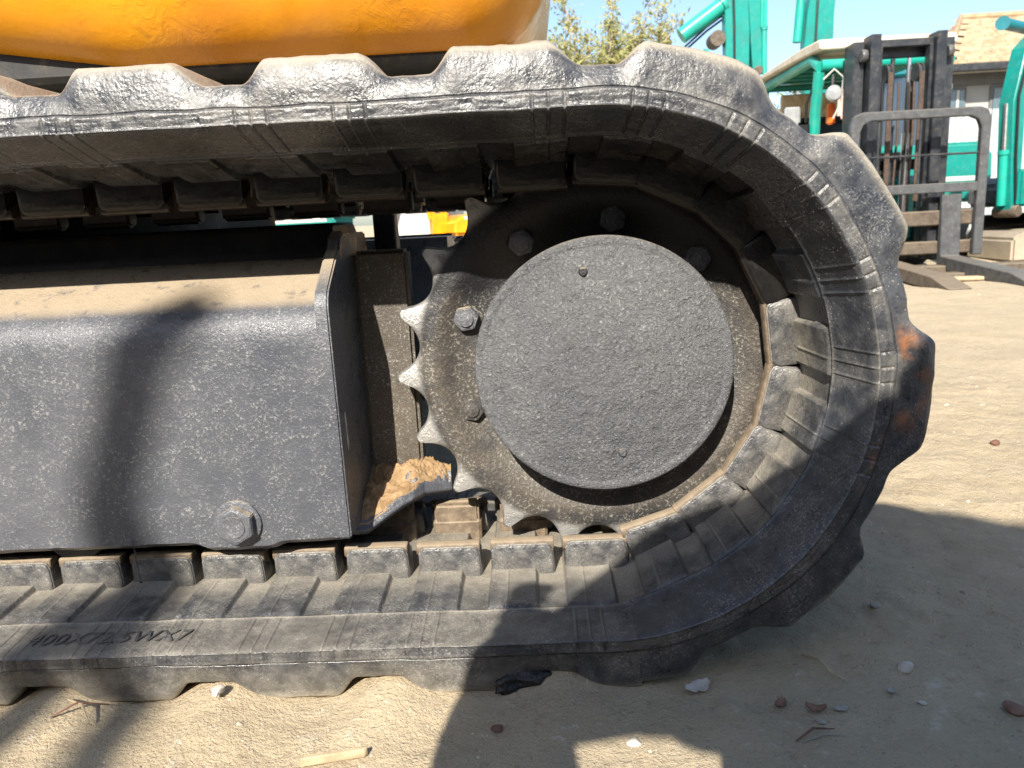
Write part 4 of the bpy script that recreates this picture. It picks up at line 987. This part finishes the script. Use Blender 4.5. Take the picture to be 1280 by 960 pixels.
# ------------------------------------------------------------------ trees
def tree(name, label, x, y, h, w, n_br, n_leaf, mat, seed, cat='tree', leafsz=.05, low=.25):
    rg = random.Random(seed); T = empty(name, (x, y, 0), label=label, cat=cat)
    m = MB(); tips = []
    m.tube([(0, 0, 0), (.05, 0, h*.2), (.0, .03, h*.42)], [.10, .075, .05], 8)
    for k in range(n_br):
        a_ = rg.uniform(0, 2*PI); p_ = Vector((rg.uniform(-.03, .03), 0, h*rg.uniform(.05, .4))); pts = [p_.copy()]; d = Vector((math.cos(a_)*rg.uniform(.1, .9)*w/h, math.sin(a_)*rg.uniform(.1, .9)*w/h, 1)).normalized()
        L = h*rg.uniform(.55, 1.0) - p_.z; st = 7
        for i in range(st):
            d = (d + Vector((rg.uniform(-.16, .16), rg.uniform(-.16, .16), rg.uniform(-.05, .08)))).normalized(); p_ = p_ + d*L/st; pts.append(p_.copy())
            if i > 0:
                for _ in range(3):
                    s_ = (d + Vector((rg.uniform(-1, 1), rg.uniform(-1, 1), rg.uniform(-.2, .7)))).normalized(); q_ = p_ + s_*rg.uniform(.10, .34)*h*.22
                    m.tube([p_, p_.lerp(q_, .5)+Vector((0, 0, .02)), q_], [.006, .004, .002], 3, cap=False); tips += [p_.lerp(q_, t) for t in (.4, .7, 1)]
        m.tube(pts, [.028*(1-i/(st+1))+.003 for i in range(st+1)], 5); tips += pts[2:]
    m.build('trunk', M['bark'], T)
    vs, fs = [], []
    for _ in range(n_leaf):
        c = rg.choice(tips) + Vector((rg.gauss(0, .07), rg.gauss(0, .07), rg.gauss(0, .07)))
        u = Vector((rg.gauss(0, 1), rg.gauss(0, 1), rg.gauss(0, 1))).normalized(); v_ = u.orthogonal().normalized(); s_ = leafsz*rg.uniform(.5, 1.2)
        k = len(vs); vs += [c-u*s_, c+v_*s_*.42, c+u*s_, c-v_*s_*.42]; fs.append((k, k+1, k+2, k+3))
    me = bpy.data.meshes.new('crown'); me.from_pydata([tuple(v) for v in vs], [], fs); link('crown', me, mat, T)
tree('shrubby_tree', 'thin-branched yellow-green tree against the sky above the left half of the track curve', 1.35, 13.5, 4.1, 1.9, 36, 10500, M['leaf'], 5, leafsz=.055)
tree('shrubby_tree', 'paler bushy tree just right of the yellow body', .75, 14.2, 3.9, 1.5, 34, 9500, M['leaf'], 9, leafsz=.055)
tree('shrubby_tree', 'sparse yellowing tree left of the upright teal boom', 2.25, 13.8, 3.7, 1.2, 28, 6500, M['leaf'], 15, leafsz=.055)
tree('garden_tree', 'small olive tree between the track and the forklift post', 3.25, 9.6, 2.15, .9, 16, 2200, M['leaf2'], 21, leafsz=.05)
tree('garden_tree', 'reddish olive shrub left of the forklift canopy', 3.75, 10.6, 1.8, .9, 14, 2000, M['leaf2'], 27, leafsz=.05)

# ------------------------------------------------------------------ the photographer, whose shadow falls on the track
def skin(name, pts, edges, rad, mat, parent, root=0, lv=2):
    me = bpy.data.meshes.new(name); me.from_pydata(pts, edges, []); o = link(name, me, M[mat], parent)
    sk = o.modifiers.new('skin', 'SKIN'); sd = o.modifiers.new('sub', 'SUBSURF'); sd.levels = sd.render_levels = lv
    for i, v in enumerate(me.skin_vertices[0].data):
        r_ = rad[i]; v.radius = r_ if isinstance(r_, tuple) else (r_, r_); v.use_root = (i == root)
    dg = bpy.context.evaluated_depsgraph_get(); nm = bpy.data.meshes.new_from_object(o.evaluated_get(dg)); o.modifiers.clear(); o.data = nm
    nm.polygons.foreach_set('use_smooth', [True]*len(nm.polygons))
    if not nm.materials: nm.materials.append(M[mat])
    return o
PH = empty('person', (0, 0, 0), label='photographer in grey shirt bending forward, one fist on the knee, holding a phone', cat='person')
J = dict(pel=(.20, -1.18, 1.02), spi=(.13, -1.10, .97), che=(.06, -1.0, .885), nec=(.10, -.95, .95), hed=(.125, -.93, .975), htop=(.13, -.92, 1.005),
         lsh=(-.15, -.96, .885), lel=(-.20, -.86, .71), lwr=(-.225, -.765, .670), rsh=(.27, -.96, .90), rel=(.32, -.84, .66), rwr=(.17, -.69, .40),
         lhi=(.10, -1.15, 1.01), lkn=(-.250, -.76, .600), lan=(-.020, -.80, .10), lto=(-.06, -.69, .035), rhi=(.30, -1.15, 1.0), rkn=(.38, -.86, .50), ran=(.40, -1.1, .10), rto=(.42, -.95, .035))
def chain(ks): return [J[k] for k in ks]
tor = ['pel', 'spi', 'che', 'nec', 'hed', 'lsh', 'lel', 'lwr', 'rsh', 'rel', 'rwr', 'lhi', 'lkn', 'lan', 'lto', 'rhi', 'rkn', 'ran', 'rto', 'htop']
ix = {k: i for i, k in enumerate(tor)}
ed = [('pel', 'spi'), ('spi', 'che'), ('che', 'nec'), ('nec', 'hed'), ('hed', 'htop'), ('che', 'lsh'), ('lsh', 'lel'), ('lel', 'lwr'), ('che', 'rsh'), ('rsh', 'rel'), ('rel', 'rwr'), ('pel', 'lhi'), ('lhi', 'lkn'), ('lkn', 'lan'), ('lan', 'lto'), ('pel', 'rhi'), ('rhi', 'rkn'), ('rkn', 'ran'), ('ran', 'rto')]
rd = dict(pel=.10, spi=.09, che=.10, nec=.052, hed=.085, lsh=.06, lel=.045, lwr=.028, rsh=.06, rel=.045, rwr=.028, lhi=.07, lkn=.05, lan=.035, lto=.035, rhi=.085, rkn=.06, ran=.04, rto=.035, htop=.07)
skin('body', [J[k] for k in tor], [(ix[a], ix[b]) for a, b in ed], [rd[k] for k in tor], 'skin', PH)
skin('shirt', [J[k] for k in ('pel', 'spi', 'che', 'lsh', 'lel', 'rsh', 'rel')]+[(-.19, -.81, .70), (.26, -.78, .55)], [(0, 1), (1, 2), (2, 3), (3, 4), (2, 5), (5, 6), (4, 7), (6, 8)], [.10, .10, .12, .075, .05, .08, .058, .033, .045], 'shirt', PH)
skin('trousers', [J[k] for k in ('pel', 'lhi', 'lkn', 'lan', 'rhi', 'rkn', 'ran')], [(0, 1), (1, 2), (2, 3), (0, 4), (4, 5), (5, 6)], [.10, .078, .064, .046, .10, .075, .05], 'trousers', PH)
skin('hair', [(.125, -.96, .98), (.14, -.95, 1.0), (.16, -.91, 1.005)], [(0, 1), (1, 2)], [.08, .092, .08], 'hair', PH)
for s_, w in (('left', 'lwr'), ('right', 'rwr')):
    wv = Vector(J[w]); sg = 1 if s_ == 'left' else -1
    tgt = Vector((-.232, -.715, .655)) if sg == 1 else Vector((.140, -.650, .400))
    pl = wv.lerp(tgt, .55); skin('hand', [tuple(wv), tuple(pl)], [(0, 1)], [.024, (.032, .018)], 'skin', PH)
    for k in range(4):
        a_ = pl + Vector((.004*sg, .004, .020-.014*k)); b_ = tgt + Vector((-.008*sg, .004, .028-.018*k)); c_ = b_ + Vector((.022*sg, .010, -.002)); d_ = c_ + Vector((.018*sg, -.002, 0))
        skin('finger', [tuple(a_), tuple(b_), tuple(c_), tuple(d_)], [(0, 1), (1, 2), (2, 3)], [.010, .009, .008, .007], 'skin', PH, lv=1)
    skin('thumb', [tuple(pl+Vector((0, -.01, .02))), tuple(tgt+Vector((0, -.018, .035))), tuple(tgt+Vector((.022*sg, -.014, .030)))], [(0, 1), (1, 2)], [.012, .010, .008], 'skin', PH, lv=1)
ph = MB().box((-.012, -.6395, .3640), (.138, -.6315, .4380), .003, seg=3).build('smartphone', M['phone'], None)
tag(ph, 'black smartphone held sideways in the photographer\'s hands', 'phone')

bag = [(-.215, .755), (-.20, .726), (-.187, .733), (-.165, .716), (-.15, .722), (-.125, .704), (-.10, .700), (-.065, .682), (-.035, .662), (.02, .64), (.26, .56), (.27, .80), (.10, .86), (-.08, .86), (-.16, .80)]  # unseen outline added to shape the lit gap in the photographer's shadow
tag(MB().prism(bag, 'Y', -.985, -.925, .006, 2).build('messenger_bag', M['trousers'], None), 'navy cloth bag with frayed lower edge slung under the bending photographer', 'bag')
# steel bin (right) and leaning pipe (left) added out of view to throw shadows
BN = empty('steel_bin', (0, -2.2, 0), label='large dark skip bin with sloping lid whose shadow edge crosses the dirt at the right', cat='bin')
MB().prism([(0, .05), (1.55, .05), (1.6, 1.40), (.65, 1.45), (-.05, 1.735)], 'Y', -.45, .40, .012, 2).build('bin_wall', M['mast'], BN)
MB().box((.68, -.47, 1.34), (1.62, .43, 1.37), .006).build('bin_lid', M['mast'], BN)
for x in (.15, 1.3): MB().box((x-.04, -.46, .0), (x+.04, .44, .05), .004).build('skid', M['rusted'], BN)
CT = empty('shipping_container', (-1.0, -5.3, 0), label='long dark blue corrugated shipping container standing behind the photographer', cat='container')  # added out of view to block low sky light and ground bounce
for sy in (-1.2, 1.2):
    pts = []
    for k in range(44): x = -6+k*.273; pts += [(x, 0), (x+.08, 0), (x+.12, .05), (x+.21, .05), (x+.25, 0)]
    MB().prism([(a, sy+b) for a, b in pts]+[(6.1, sy-.01), (-6.0, sy-.01)], 'Z', .12, 2.55).build('side_wall', M['container'], CT, smooth=None)
MB().box((-6.0, -1.22, 2.55), (6.1, 1.26, 2.62), .01).build('roof_panel', M['container'], CT)
MB().box((-6.0, -1.22, .0), (6.1, 1.26, .12), .01).build('floor_frame', M['mast'], CT)
for x in (-6.02, 6.0): MB().box((x, -1.2, .12), (x+.1, 1.24, 2.55), .005).build('end_wall', M['container'], CT)
PS = empty('pipe_stand', (-1.41, -3.7, .78), label='tall leaning steel pipe on splayed legs whose soft shadow crosses the track frame', cat='pipe stand')  # unseen stand added and bent to give the soft stripe of shadow
MB().tube([(.095, 0, 2.565), (.038, 0, 2.503), (-.018, 0, 2.342)], .030, 14).build('pipe', M['mast'], PS)
MB().tube([(-.018, 0, 2.342), (-.03, 0, 2.1), (-.22, .02, -.78)], [.030, .026, .026], 12).build('leg', M['mast'], PS)
MB().tube([(-.012, 0, 2.34), (.035, 0, 2.16), (.10, 0, 2.0), (.30, -.02, -.78)], [.030, .028, .027, .026], 12).build('leg', M['mast'], PS)
MB().tube([(-.012, 0, 2.34), (-.02, .2, 1.8), (-.04, .75, -.78)], .026, 12).build('leg', M['mast'], PS)
